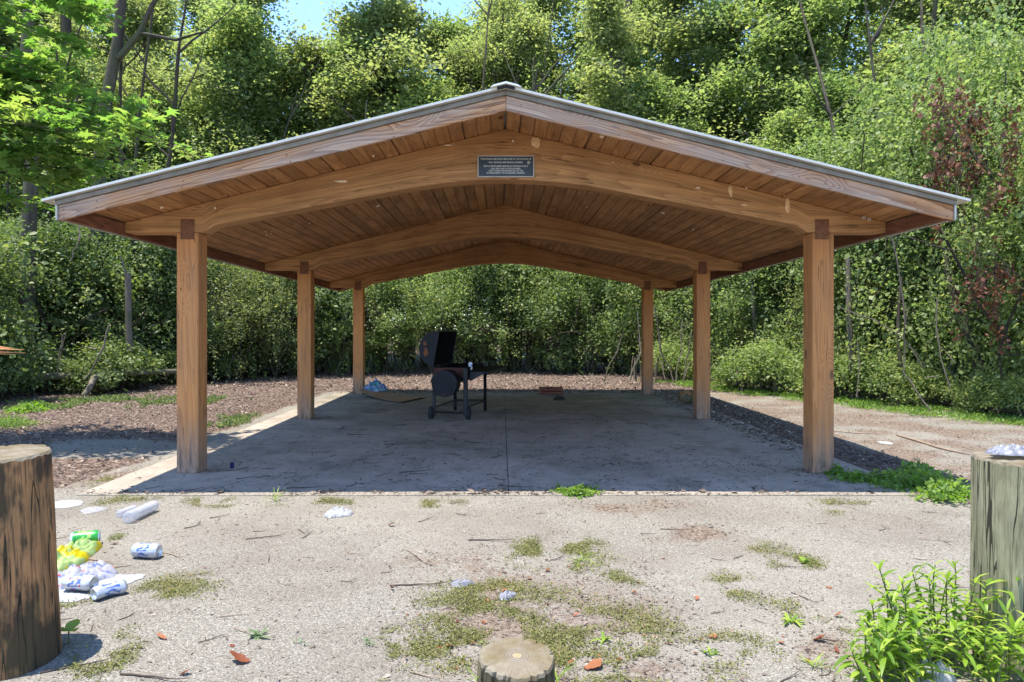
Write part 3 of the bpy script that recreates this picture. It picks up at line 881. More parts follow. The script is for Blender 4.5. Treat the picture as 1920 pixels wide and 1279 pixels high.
def wander(p0, d, L, k, rr, wob=0.12, up=0.0):
    pts = [Vector(p0)]; d = Vector(d).normalized()
    for i in range(k):
        d = (d + Vector((rr.gauss(0, wob), rr.gauss(0, wob), rr.gauss(0, wob)+up))).normalized()
        pts.append(pts[-1] + d*(L/k))
    return pts

def tree_meshes(seed, H, R, nl, leaf, r0, tlo=0.3, kind='kite', mat='leaf', limbs=18, sig=0.27, lean=(0,0), fork=False, up=1.0, name='tree'):
    rr = random.Random(seed); rng = np.random.default_rng(seed)
    b = MB(); cl = []
    trunk = wander((0,0,-0.2), (lean[0], lean[1], 1), H*0.93, 9, rr, 0.07, 0.05)
    rad = [r0*(1-0.88*i/9)+0.01 for i in range(10)]; rad[0] *= 1.25
    b.tube(trunk, rad, 8)
    stems = [trunk]
    if fork:
        i = 3; st = wander(trunk[i], (rr.choice((-1,1))*0.7, 0.2, 0.8), H*0.55, 6, rr, 0.1, 0.08)
        b.tube(st, [r0*0.6*(1-0.85*j/6)+0.01 for j in range(7)], 7); stems.append(st)
    for s_i, stem in enumerate(stems):
        m = len(stem)-1
        nlb = limbs if s_i == 0 else limbs//2
        for l in range(nlb):
            t = tlo + (0.98-tlo)*((l+rr.random())/nlb) if s_i == 0 else 0.3+0.68*(l+rr.random())/nlb
            f_ = t*m; i = min(int(f_), m-1); p = stem[i].lerp(stem[i+1], f_-i)
            a = l*2.399 + rr.uniform(-1.1, 1.1)
            prof = (1-t)*1.35+0.25 if t > 0.55 else 0.86
            L = R*prof*rr.choice((0.45, 0.8, 1.0, 1.5))*rr.uniform(0.8, 1.25)
            d = (math.cos(a), math.sin(a), rr.uniform(0.15, 0.75)+ (0.6 if t > 0.8 else 0))
            pts = wander(p, d, L, 5, rr, 0.16, 0.02)
            rl = r0*0.30*(1.1-t)+0.012
            b.tube(pts, [rl*(1-0.8*j/5)+0.004 for j in range(6)], 5, cap=False)
            for q in range(9):
                tt = rr.uniform(0.45, 1.0)*5; i2 = min(int(tt), 4); p2 = pts[i2].lerp(pts[i2+1], tt-i2)
                a2 = rr.uniform(0, 6.283)
                sp_ = wander(p2, (math.cos(a2), math.sin(a2), rr.uniform(-0.3, 0.6)), L*rr.uniform(0.25, 0.5), 3, rr, 0.25, -0.03)
                b.tube(sp_, [0.013, 0.009, 0.006, 0.003], 3, cap=False)
                cl += [sp_[1], sp_[2], sp_[3]]
            cl += [pts[-1], pts[-2]]
    cl = np.array([tuple(c) for c in cl])
    n = len(cl); w = rng.uniform(0.05, 1.6, n)**2.2; w /= w.sum()
    idx = rng.choice(n, nl, p=w)
    ctint = np.clip(rng.beta(1.1, 1.3, n), 0, 1)
    C = cl[idx] + rng.normal(size=(nl, 3))*np.array([sig, sig, sig*0.85])
    C[:, 2] = np.maximum(C[:, 2], 0.3)
    tint = np.clip(ctint[idx] + rng.normal(size=nl)*0.08, 0, 1)
    lm = leaf_mesh('crown', C, tint, M[mat], leaf, rng, kind, up)
    bm_ = bpy.data.meshes.new('trunk'); bm_.from_pydata([tuple(v) for v in b.v], [], b.f)
    bm_.polygons.foreach_set('use_smooth', [True]*len(bm_.polygons))
    bm_.materials.append(M['bark'])
    return bm_, lm

def mound_meshes(seed, R, H, nl, leaf, mat='leaf_vine', kind='round', blobs=16, stems=8, lo=0.1, lump=1.0, stemmat='bark'):
    """vine-draped thicket: leaves laid in a ragged skin over overlapping lumps, tangled stems inside"""
    rr = random.Random(seed); rng = np.random.default_rng(seed)
    ns = 30
    cc = []; cn = []; ct = []; cs_ = []
    for i in range(blobs):
        t = (i+0.5)/blobs
        zc = H*(lo + (0.86-lo)*t**0.9)
        rad = R*math.sqrt(max(0.05, 1-(zc/H)**1.8))
        a = i*2.399+rr.uniform(-.5, .5); rc_ = rad*rr.uniform(0.25, 0.9)
        c = np.array([rc_*math.cos(a), rc_*math.sin(a), zc])
        br = R*rr.uniform(0.26, 0.60)*lump
        u = rng.normal(size=(ns, 3)); u /= np.linalg.norm(u, axis=1, keepdims=True)
        u[:, 2] = np.where((u[:, 2] < -0.3), -u[:, 2], u[:, 2])
        r_ = br*rng.uniform(0.55, 1.30, ns)
        cc.append(c + u*r_[:, None]*np.array([1, 1, 0.8])); cn.append(u)
        ct.append(np.clip(rr.random()*0.5 + rng.uniform(0, 0.5, ns), 0, 1)); cs_.append(rng.uniform(0.07, 0.19, ns)*max(R, 0.9)**0.5)
    cc = np.concatenate(cc); cn = np.concatenate(cn); ct = np.concatenate(ct); cs_ = np.concatenate(cs_)
    cc[:, 2] = np.maximum(cc[:, 2], 0.12)
    n1 = int(nl*0.82); w = cs_**1.7*rng.uniform(0.5, 1.5, len(cs_)); w /= w.sum()
    idx = rng.choice(len(cc), n1, p=w)
    C = cc[idx] + rng.normal(size=(n1, 3))*cs_[idx][:, None]*np.array([1.1, 1.1, 0.6])
    Nn = cn[idx]*0.35; tint = ct[idx]
    # hanging streamers of leaves
    nst = int(nl*0.18)//45
    sid = rng.choice(len(cc), nst)
    tt = np.tile(np.linspace(0, 1, 45), nst); L_ = np.repeat(rng.uniform(0.3, 1.1, nst)*min(H, 3.5)/3.0, 45)
    si = np.repeat(sid, 45)
    S = cc[si] + cn[si]*cs_[si][:, None] + np.stack([rng.normal(size=len(si))*0.05, rng.normal(size=len(si))*0.05, -tt*L_], -1)
    C = np.concatenate([C, S]); Nn = np.concatenate([Nn, cn[si]*0.8]); tint = np.concatenate([tint, ct[si]])
    k = C[:, 2] > 0.03
    C, Nn, tint = C[k], Nn[k], tint[k]
    # holes: drop leaves where a 3D noise is low
    hz = vnoise(C[:, 0]*1.7+5, C[:, 2]*1.7+C[:, 1]*0.9, seed+90, 3)
    keep = (hz > 0.43) | (rng.random(len(C)) < 0.15)
    C, Nn, tint = C[keep], Nn[keep], tint[keep]
    lm = leaf_mesh('foliage', C, np.clip(tint+rng.normal(size=len(C))*.05, 0, 1), M[mat], leaf, rng, kind, 0.7, 0.5, Nn)
    b = MB()
    for i in range(stems):
        a = rr.uniform(0, 6.283); r1 = R*rr.uniform(0.1, 0.6)
        p0 = (r1*math.cos(a), r1*math.sin(a), -0.05)
        pts = wander(p0, (rr.uniform(-.5,.5), rr.uniform(-.5,.5), 1), H*rr.uniform(0.6, 1.02), 7, rr, 0.22, 0.02)
        rw = rr.choice((0.012, 0.018, 0.03, 0.045))
        b.tube(pts, [rw*(1-0.6*j/7) for j in range(8)], 5, cap=False)
        for q in range(3):
            s_ = pts[rr.randint(2, 6)]
            pp = wander(s_, (rr.uniform(-1,1), rr.uniform(-1,1), rr.uniform(-.5,.5)), R*rr.uniform(.4,.9), 4, rr, 0.3, -0.06)
            b.tube(pp, [0.009, 0.008, 0.006, 0.005, 0.003], 4, cap=False)
    bm_ = bpy.data.meshes.new('stems'); bm_.from_pydata([tuple(v) for v in b.v], [], b.f)
    bm_.polygons.foreach_set('use_smooth', [True]*len(bm_.polygons))
    bm_.materials.append(M[stemmat])
    return bm_, lm

def plant_thing(name, parts, loc, rz, label, cat, group=None, sc=(1,1,1)):
    r = empty(name, loc, rz, local=True); r.scale = sc
    for nm, me in parts: obj_from(nm, me, r)
    return tag(r, label, cat, group)

TREES = {
 'a': tree_meshes(101, 14.0, 3.1, 40000, 0.130, 0.17, 0.22, 'kite', 'leaf', 22),
 'b': tree_meshes(102, 15.5, 3.4, 40000, 0.125, 0.20, 0.28, 'oval', 'leaf_olive', 22, fork=True),
 'c': tree_meshes(103, 12.0, 2.7, 36000, 0.120, 0.13, 0.15, 'kite', 'leaf_olive', 22, sig=0.25),
 'd': tree_meshes(104, 16.0, 3.6, 28000, 0.135, 0.22, 0.38, 'kite', 'leaf', 20, sig=0.28, fork=True),
 'e': tree_meshes(105, 10.0, 2.5, 36000, 0.115, 0.10, 0.12, 'kite', 'leaf_vine', 20, sig=0.25),
 'f': tree_meshes(106, 14.5, 2.6, 17000, 0.10, 0.13, 0.45, 'kite', 'leaf_olive', 12, sig=0.27, fork=True),
}
MOUNDS = {
 'v1': mound_meshes(201, 1.9, 4.6, 46000, 0.072, 'leaf_vine', 'kite', 22),
 'v2': mound_meshes(202, 2.3, 5.6, 56000, 0.075, 'leaf_vine', 'round', 26),
 'o1': mound_meshes(203, 1.7, 3.4, 40000, 0.062, 'leaf_olive', 'kite', 18, 12),
 'o2': mound_meshes(204, 1.5, 2.6, 36000, 0.058, 'leaf_vine', 'kite', 16, 12),
 'd1': mound_meshes(205, 1.6, 2.8, 24000, 0.085, 'leaf_dark', 'oval', 16, 12),
 'd2': mound_meshes(206, 1.9, 4.0, 32000, 0.085, 'leaf_dark', 'oval', 18, 12),
 's1': mound_meshes(207, 0.7, 0.9, 5000, 0.06, 'leaf_dark', 'oval', 8, 6, 0.2),
 's2': mound_meshes(208, 0.6, 0.8, 5000, 0.055, 'leaf_vine', 'kite', 8, 6, 0.2),
}
frr = random.Random(77)
def put_tree(kind, x, y, H=None, rz=None, label='', cat='tree', group=None, name='broadleaf_tree', wide=1.0):
    base = {'a':14.0,'b':15.5,'c':12.0,'d':16.0,'e':10.0,'f':14.5}[kind]
    s = (H or base)/base
    tr, cr = TREES[kind]
    return plant_thing(name, (('trunk', tr), ('crown', cr)), (x, y, gzf(x, y)), frr.uniform(0, 6.28) if rz is None else rz, label, cat, group, (s*wide, s*wide, s))
def put_mound(kind, x, y, s=1.0, sz=None, rz=None, label='', cat='shrub', group=None, name='vine_thicket'):
    st, lf = MOUNDS[kind]
    return plant_thing(name, (('stems', st), ('foliage', lf)), (x, y, gzf(x, y)), frr.uniform(0, 6.28) if rz is None else rz, label, cat, group, (s, s, sz or s))

# --- thicket wall behind the shelter, seen under the roof
G1 = 'leafy thickets walling the clearing behind the shelter'
for i, (px, Y, k, s, sz) in enumerate([
    (300, 19.2,'d2',1.0,1.0),(400,19.8,'o1',1.05,1.15),(455,19.4,'o1',.95,1.0),(520,21.0,'d1',1.1,1.2),(600,21.2,'d1',1.0,1.3),(655,22.2,'o2',1.0,1.2),
    (735,22.0,'v1',.9,.82),(790,23.2,'v1',1.0,.9),(850,22.2,'o2',1.15,1.5),(905,23.4,'v2',.8,.8),(965,22.6,'d2',1.0,1.0),(1030,22.6,'v1',.95,.85),
    (1085,23.2,'o1',1.1,1.3),(1130,21.8,'o2',1.1,1.45),(1190,22.4,'d2',.95,1.0),(1250,21.5,'v1',.95,.95),(1305,20.8,'o1',1.0,1.2),
    (1365,19.8,'v2',.75,.78),(1420,19.0,'o1',.9,1.1)]):
    put_mound(k, at(px, Y), Y, s, sz, label='leafy thicket in the green wall behind the shelter', group=G1)
# --- right-hand edge: tall vine-draped wall
G2 = 'tall vine draped thickets along the right edge of the clearing'
for i, (px, Y, k, s, sz) in enumerate([
    (1470,17.6,'v2',.85,1.0),(1545,17.0,'v1',.9,1.1),(1600,15.2,'o1',.8,1.1),(1660,15.6,'v2',.95,1.15),(1730,14.8,'d2',.8,1.0),
    (1790,14.0,'v2',.95,1.25),(1850,13.2,'v1',.9,1.3),(1930,13.2,'v2',.95,1.35),(1980,11.2,'v1',.8,1.2),(2050,12.4,'v2',.9,1.25),(2180,10.2,'v2',.85,1.1)]):
    put_mound(k, at(px, Y), Y, s, sz, label='tall thicket draped in bright vines at the right edge of the clearing', group=G2)
# --- left-hand edge: dark understory
G3 = 'dark broad leaved shrubs along the left edge of the clearing'
for i, (px, Y, k, s, sz) in enumerate([
    (-60,15.0,'d2',.8,.9),(20,17.2,'d2',.9,1.0),(90,17.0,'d1',1.0,1.1),(150,17.8,'d2',1.0,1.0),(215,17.6,'d1',1.0,1.2),(270,18.2,'d2',.8,.95),(345,19.4,'d1',1.0,1.3),
    (60,20.5,'d2',1.2,1.4),(190,20.5,'v1',1.0,1.2),(-140,13.0,'d1',1.1,1.2),(330,22.5,'d2',1.2,1.4),(470,23.0,'v1',1.1,1.2),(560,24.0,'d2',1.2,1.4)]):
    put_mound(k, at(px, Y), Y, s, sz, label='dark broad leaved shrub at the left edge of the clearing', group=G3)
# low plants along the foot of the wood
G4 = 'knee high leafy plants along the foot of the wood'
for i, (px, Y) in enumerate([(60,15.6),(120,15.4),(170,15.2),(215,15.8),(30,14.8),(260,16.4),(-10,13.6),(310,17.5),(420,19.0)]):
    put_mound('s1', at(px, Y), Y, frr.uniform(.7, 1.2), label='knee high dark leafy plant at the foot of the left wood', group='knee high plants at the foot of the left wood', cat='plant', name='low_plant')
for i, (px, Y) in enumerate([(1385,16.2),(1410,15.6),(1440,15.2),(1620,13.6),(1700,12.8),(1850,11.6),(1905,11.0),(1255,18.8),(1560,14.2),(1760,12.6)]):
    put_mound('s2', at(px, Y), Y, frr.uniform(.7, 1.25), label='knee high bright leafy plant at the foot of the right thicket', group='knee high plants at the foot of the right thicket', cat='plant', name='low_plant')

# --- trees (pixel column, distance, kind, height)
def trees(L, label, group):
    for px, Y, k, H in L:
        H = min(H, 14.5) if Y >= 33 else H
        put_tree(k, at(px, Y), Y, H*frr.uniform(.95, 1.05), label=label, group=group, wide=frr.uniform(.85, 1.2))
trees([(-160,19,'a',13),(-40,21,'b',15),(70,23,'a',15),(160,25,'d',16),(250,24,'c',13.5),(340,26,'b',14.5),(420,25,'a',13.3),(-100,27,'d',16),(30,30,'a',17),(200,31,'b',18),(330,32,'a',16),(430,33,'b',17.5),(-200,24,'c',14),(100,19.5,'e',9.5),(300,21.5,'e',8.5)],
      'leafy tree in the dense wood left of the shelter', 'trees of the wood left of the shelter')
trees([(490,25.5,'a',14.8),(545,26.5,'c',13.4),(605,27,'a',12.9),(660,26.5,'c',13.0),(715,27,'a',13.7),(765,27,'b',15.4),(460,29,'b',16),(530,33,'c',14.5),(595,31,'c',13.0),(660,34,'a',14.2),(720,33,'c',14.2),(610,23.5,'e',8.5),(800,25,'e',10.5),(810,28,'c',15),(835,27,'a',14.2),(885,27.5,'b',16),(915,31,'d',17.5),(865,33,'a',15.5),(945,25,'c',12.5)],
      'shorter leafy tree under the patch of open blue sky', 'shorter trees under the blue sky patch')
put_tree('f', at(862, 27), 27, 14.6, 0.4, 'slender thin crowned tree with forked branches reaching into the open blue sky', wide=1.0)
put_tree('f', at(800, 30), 30, 16.5, 2.2, 'spindly tree with sparse leaves just left of the fork against the blue sky', wide=1.0)
trees([(960,27,'a',14),(1010,30,'d',17),(1080,26,'a',13),(1130,29,'d',17),(1180,27,'b',15),(1240,30,'a',17),(1300,26,'c',14),(1350,30,'d',18),(1400,25,'a',14),(920,34,'a',16),(1060,36,'b',19),(1220,36,'a',19),(1000,24,'e',9.5),(1150,24,'e',9.5),(1150,23.2,'c',12.5),(1215,23.4,'e',10.5),(1290,23.5,'e',9)],
      'tall tree in the dense wood behind the shelter right of the ridge', 'tall trees behind the right half of the roof')
trees([(1470,24,'a',15),(1540,28,'d',18),(1600,23,'b',15),(1680,26,'a',17),(1760,22,'c',14),(1850,24,'b',16),(1940,19,'a',14),(2040,22,'d',16),(1500,34,'b',20),(1650,34,'a',20),(1480,20.5,'e',8.5),(1560,20,'e',9),(1900,17,'c',11.5),(2100,17,'a',13)],
      'tall tree rising behind the vine draped thickets on the right', 'tall trees behind the right thickets')

# --- trunks that can be told apart
def bare_trunk(name, pts, radii, label, cat='tree', mat='bark', extra=()):
    r = empty(name, tuple(pts[0]))
    b = MB(); b.tube(pts, radii, 10); b.build('trunk', M[mat], r, smooth=True)
    for e_pts, e_r in extra:
        b = MB(); b.tube(e_pts, e_r, 6); b.build('limb', M[mat], r, smooth=True)
    return tag(r, label, cat)
def pxl(L):    # (px, py, Y) -> points
    return [(at(a, Y), Y, zof(b_, Y)) for a, b_, Y in L]
bare_trunk('forked_tree', pxl([(172,660,17.5),(180,420,17.5),(196,210,17.4),(222,70,17.3),(232,-60,17.2)]), [.20,.17,.14,.12,.10],
    'dark leaning trunk that forks high up in the left wood', extra=[(pxl([(222,110,17.3),(262,62,17.2),(285,10,17),(330,-50,16.8)]), [.10,.08,.06,.04]), (pxl([(262,62,17.2),(330,75,16.6),(380,60,16.2)]), [.05,.035,.02])])
bare_trunk('bare_trunk', pxl([(48,700,15.6),(52,480,15.6),(60,300,15.6),(50,100,15.5),(58,-60,15.4)]), [.17,.15,.14,.12,.10], 'dark upright trunk nearest the left edge of the photo')
bare_trunk('bare_trunk', pxl([(118,600,20),(122,300,20),(124,60,20),(120,-60,20)]), [.17,.16,.14,.12], 'straight dark trunk between the leaning trunk and the left edge')
bare_trunk('stem_trunk', pxl([(1165,560,24),(1172,280,24),(1158,90,24),(1130,30,24),(1100,-60,24)]), [.26,.23,.19,.15,.12], 'thick vine wrapped trunk that forks behind the right slope of the roof',
    extra=[(pxl([(1165,100,24),(1178,30,24),(1180,-60,24)]), [.15,.12,.10])])
bare_trunk('leaning_trunk', pxl([(1868,755,11.9),(1838,690,12.0),(1805,600,12.2),(1780,520,12.5),(1770,430,12.8)]), [.10,.09,.08,.07,.06], 'dark leaning trunk under the vines at the right edge')
bare_trunk('dead_snag', pxl([(243,660,15.8),(241,600,15.8),(240,512,15.8)]), [.075,.068,.066], 'pale broken off snag in front of the dark shrubs on the left', mat='bark_pale',
    extra=[(pxl([(241,520,15.8),(234,505,15.75),(226,480,15.7)]), [.03,.022,.012])])
bare_trunk('thin_trunk', pxl([(1420,720,17.5),(1418,640,17.4),(1412,560,17.4),(1408,480,17.5)]), [.06,.055,.05,.045], 'thin upright trunk between the middle and front right posts', mat='bark_pale')
bare_trunk('thin_trunk', pxl([(1598,700,13.6),(1592,600,13.6),(1590,480,13.7)]), [.06,.055,.045], 'thin pale trunk just right of the front right post', mat='bark_pale')
bare_trunk('thin_trunk', pxl([(1688,690,12.6),(1684,600,12.6),(1690,520,12.7)]), [.035,.03,.025], 'slim reddish stem halfway between the front right post and the photo edge', mat='bark')

# --- slim trunks showing among the leaves
TG = 'slim dark trunks showing among the leaves of the wood'
tq = random.Random(404)
for k in range(24):
    px = (tq.uniform(0, 480) if k < 8 else tq.uniform(700, 1560) if k < 20 else tq.uniform(1560, 1900))
    Y = tq.uniform(17.5, 19.5) if px < 330 else tq.uniform(22.8, 25.5)
    if px > 1560: Y = tq.uniform(16.5, 18)
    x = at(px, Y); h = tq.uniform(8.5, 13.5); r = tq.uniform(.045, .11)
    root = empty('slim_tree', (x, Y, gzf(x, Y)), local=True)
    pts = wander((0, 0, -.1), (tq.gauss(0, .12), 0, 1), h, 9, tq, .05, .03)
    b = MB(); b.tube(pts, [r*(1-.75*i/9) for i in range(10)], 7); b.build('trunk', M['bark'], root, smooth=True)
    for q in range(4):
        i = tq.randint(3, 8); e_ = wander(pts[i], (tq.choice((-1, 1))*tq.uniform(.4, .9), tq.uniform(-.3, .1), .8), tq.uniform(1.2, 3.0), 5, tq, .14, .03)
        b = MB(); b.tube(e_, [r*.42*(1-.8*j/5) for j in range(6)], 5); b.build('limb', M['bark'], root, smooth=True)
    tag(root, 'slim dark trunk showing among the leaves of the wood', 'tree', TG)

# --- far wood closing the view
def far_wood():
    rng = np.random.default_rng(5)
    n = 110000
    nb = 420
    bx = rng.uniform(-42, 44, nb); by = rng.uniform(37, 52, nb)
    gap = np.exp(-((bx/by - (-0.22))/0.075)**2)
    top = 8.5 + 6*vnoise(bx*0.3, by*0.3, 4, 2) - 4*gap
    bz = rng.uniform(0.0, 1.0, nb)**0.9*top
    # left and right flanks, nearer
    nf = 170
    side = rng.choice((-1, 1), nf)
    fy = rng.uniform(8, 40, nf); fx = side*(fy*0.78+rng.uniform(4, 12, nf))
    bx = np.concatenate([bx, fx]); by = np.concatenate([by, fy]); bz = np.concatenate([bz, rng.uniform(0, 14, nf)])
    idx = rng.integers(0, len(bx), n)
    C = np.stack([bx[idx], by[idx], bz[idx]], -1) + rng.normal(size=(n, 3))*np.array([0.95, 0.95, 0.6])
    C[:, 2] = np.maximum(C[:, 2], 0.1)
    t = rng.uniform(0, 1, len(bx))[idx]
    me = leaf_mesh('distant_wood', C, t, M['leaf_olive'], 0.26, rng, 'kite', 0.9)
    o = obj_from('distant_wood', me); tag(o, 'mass of foliage deep in the wood behind everything', 'wood', kind='stuff')
far_wood()

# --- maple sprays reaching in at the upper left
def maple():
    rr = random.Random(31); rng = np.random.default_rng(31)
    r = empty('maple_tree', (-8.6, 8.0, gzf(-8.6, 8.0)))
    b = MB(); T0 = [(-8.6,8.0,-0.1),(-8.5,8.0,2.0),(-8.3,8.1,4.2),(-8.2,8.2,6.2),(-8.0,8.3,8.5)]
    b.tube(T0, [.16,.14,.12,.09,.04], 9); b.build('trunk', M['bark'], r, smooth=True)
    lb = MB(); C = []; tn = []
    targets = [((290,262,8.2),(-8.3,8.1,4.0)),((160,250,7.8),(-8.4,8.0,3.6)),((245,330,9.0),(-8.4,8.0,3.0)),((90,380,9.4),(-8.4,8.0,2.6)),((180,185,8.4),(-8.3,8.1,4.2)),((110,130,8.2),(-8.3,8.1,4.4)),((40,330,8.6),(-8.4,8.0,2.9)),((240,270,8.8),(-8.4,8.0,3.4)),((30,170,8.0),(-8.3,8.1,4.3)),((70,160,8.6),(-8.3,8.1,4.2)),((262,232,8.6),(-8.3,8.1,4.0)),((215,300,8.8),(-8.4,8.0,3.2)),((120,215,8.0),(-8.4,8.0,3.4)),((60,290,8.4),(-8.4,8.0,3.0)),
               ((232,30,8.2),(-8.2,8.2,5.6)),((150,12,8.6),(-8.2,8.2,5.4)),((90,60,8.2),(-8.2,8.2,5.0)),((20,110,7.6),(-8.3,8.1,4.6)),((10,30,8.8),(-8.2,8.2,6)),((130,345,9.2),(-8.4,8.0,2.9)),((30,230,9.6),(-8.4,8.0,3.6)),((200,-50,8.6),(-8.1,8.3,6.8)),((60,-60,8.2),(-8.1,8.3,6.8))]
    for (px, py, Y), s0 in targets:
        e_ = Vector((at(px, Y), Y, zof(py, Y))); s_ = Vector(s0)
        pts = [s_.lerp(e_, t/6) + Vector((rr.gauss(0,.05), rr.gauss(0,.05), 0.22*math.sin(math.pi*t/6)+rr.gauss(0,.03))) for t in range(7)]
        lb.tube(pts, [.035,.03,.024,.018,.013,.009,.005], 5, cap=False)
        for q in range(24):
            tt = rr.uniform(1.6, 6); i = min(int(tt), 5); p = pts[i].lerp(pts[i+1], tt-i)
            d = (e_-s_).normalized(); a = rr.choice((-1,1))*rr.uniform(.4,1.2)
            dd = Vector((d.x*math.cos(a)-d.y*math.sin(a), d.x*math.sin(a)+d.y*math.cos(a), rr.uniform(-.15,.08)))
            tw = wander(p, dd, rr.uniform(.35,.8), 4, rr, .12, -.02)
            lb.tube(tw, [.006,.005,.004,.003,.002], 3, cap=False)
            tv = rr.random()
            for k in range(26):
                t3 = rr.uniform(0.4, 4); i3 = min(int(t3), 3); pp = tw[i3].lerp(tw[i3+1], t3-i3)
                C.append((pp.x+rr.gauss(0,.06), pp.y+rr.gauss(0,.06), pp.z+rr.gauss(0,.025))); tn.append(tv)
    lb.build('limbs', M['bark'], r)
    me = leaf_mesh('crown', np.array(C)-np.array((-8.6,8.0,gzf(-8.6,8.0))), np.array(tn), M['leaf_maple'], 0.105, rng, 'maple', 1.6, 0.15)
    obj_from('crown', me, r)
    tag(r, 'maple whose flat bright green leaf sprays reach in at the upper left', 'maple tree')
M['leaf_maple'] = leaf_mat('maple_foliage', [(0.05,(0.06,0.115,0.030)),(0.5,(0.10,0.18,0.042)),(1.0,(0.20,0.26,0.06))], [(0.05,(0.12,0.28,0.03)),(0.5,(0.24,0.46,0.05)),(1.0,(0.48,0.60,0.09))], 0.5)
maple()
# ------------------------------------------------------------------ log bollards and cut stump
def end_grain_mat():
    T = NT('sawn_end_grain'); tc = T.n('TexCoord'); v = tc.outputs['Object']
    w = T.n('VectorMath', operation='ADD'); T.set(w.inputs[0], v)
    nz = T.n('VectorMath', operation='SCALE'); T.set(nz.inputs[0], T.noise(v, 7, 3, col=True)); nz.inputs['Scale'].default_value = 0.025
    T.set(w.inputs[1], nz.outputs[0])
    sp = T.n('SeparateXYZ'); T.set(sp.inputs[0], w.outputs[0])
    r = T.math('SQRT', T.math('ADD', T.math('POWER', T.math('SUBTRACT', sp.outputs[0], 0.012), 2.0), T.math('POWER', T.math('SUBTRACT', sp.outputs[1], 0.012), 2.0)))
    rg = T.math('FRACT', T.math('MULTIPLY', r, 85.0))
    c = T.ramp(rg, [(0.0, (0.36,0.32,0.27)), (0.6, (0.27,0.24,0.20)), (0.95, (0.14,0.12,0.10))])
    inner = T.n('MapRange', {'Value': r, 'From Min': 0.045, 'From Max': 0.062, 'To Min': 1.0, 'To Max': 0.0})
    weath = T.mix(0.9, c, T.ramp(T.noise(v, 16, 5, 0.7), [(0.3, (0.21,0.175,0.12)), (0.55, (0.31,0.275,0.21)), (0.75, (0.36,0.34,0.29))]))
    pith = T.math('LESS_THAN', r, 0.017)
    c2 = T.mix(T.math('MULTIPLY', inner.outputs[0], 0.85), weath, c)
    c2 = T.mix(T.math('MULTIPLY', pith, 0.7), c2, (0.50,0.44,0.26))
    geo = T.noise(v, 4.5, 4, 0.6)
    c2 = T.mix(T.ramp(geo, [(0.42, 0.0), (0.6, 0.75)]), c2, (0.15,0.11,0.035))
    c2 = T.mix(1.0, c2, (0.66,0.63,0.58), 'MULTIPLY'); T.principled(c2, 0.85, 0.2, normal=T.bump(rg, 0.15, 0.003)); return T.m
M['endgrain'] = end_grain_mat()
def log_side(name, cols, crack=0.7, green=0.0, streak=(0.03,0.022,0.016)):
    T = NT(name); tc = T.n('TexCoord'); v = tc.outputs['Object']
    f = T.mapping(v, sc=(1, 1, 0.10)); n = T.noise(f, 26, 5, 0.65, 0.2); big = T.noise(T.mapping(v, sc=(1, 1, 0.45)), 7, 4, 0.6)
    c = T.ramp(n, [(0.28, cols[2]), (0.5, cols[1]), (0.75, cols[0])])
    st = T.ramp(T.math('ADD', big, T.math('MULTIPLY', T.math('SUBTRACT', n, 0.5), 0.7)), [(0.44, 0.0), (0.56, 1.0)])
    c = T.mix(T.math('MULTIPLY', st, crack), c, streak)
    fine = T.noise(T.mapping(v, sc=(1, 1, 0.06)), 90, 3, 0.6)
    c = T.mix(T.ramp(fine, [(0.36, 0.7), (0.48, 0.0)]), c, mul(streak, 1.3))
    ck = T.noise(T.mapping(v, sc=(1, 1, 0.035)), 17, 2, 0.5)
    c = T.mix(T.math('MULTIPLY', T.math('LESS_THAN', T.math('ABSOLUTE', T.math('SUBTRACT', ck, 0.5)), 0.009), 0.9), c, (0.012,0.009,0.007))
    if green: c = T.mix(T.ramp(T.noise(v, 4, 4, 0.6), [(0.42, 0.0), (0.6, green)]), c, (0.09,0.085,0.03))
    T.principled(c, 0.85, 0.2, normal=T.bump(T.math('ADD', n, fine), 0.7, 0.012)); return T.m
M['log_orange'] = log_side('weathered_orange_log', ((0.50,0.25,0.105),(0.36,0.17,0.07),(0.18,0.088,0.040)), 0.9, 0.2)
M['log_green'] = log_side('greenish_treated_log', ((0.37,0.34,0.21),(0.29,0.265,0.15),(0.17,0.155,0.09)), 0.35, 0.15, (0.07,0.058,0.035))
M['log_stump'] = log_side('mossy_stump_side', ((0.24,0.20,0.11),(0.155,0.13,0.07),(0.07,0.06,0.035)), 0.6, 0.4)
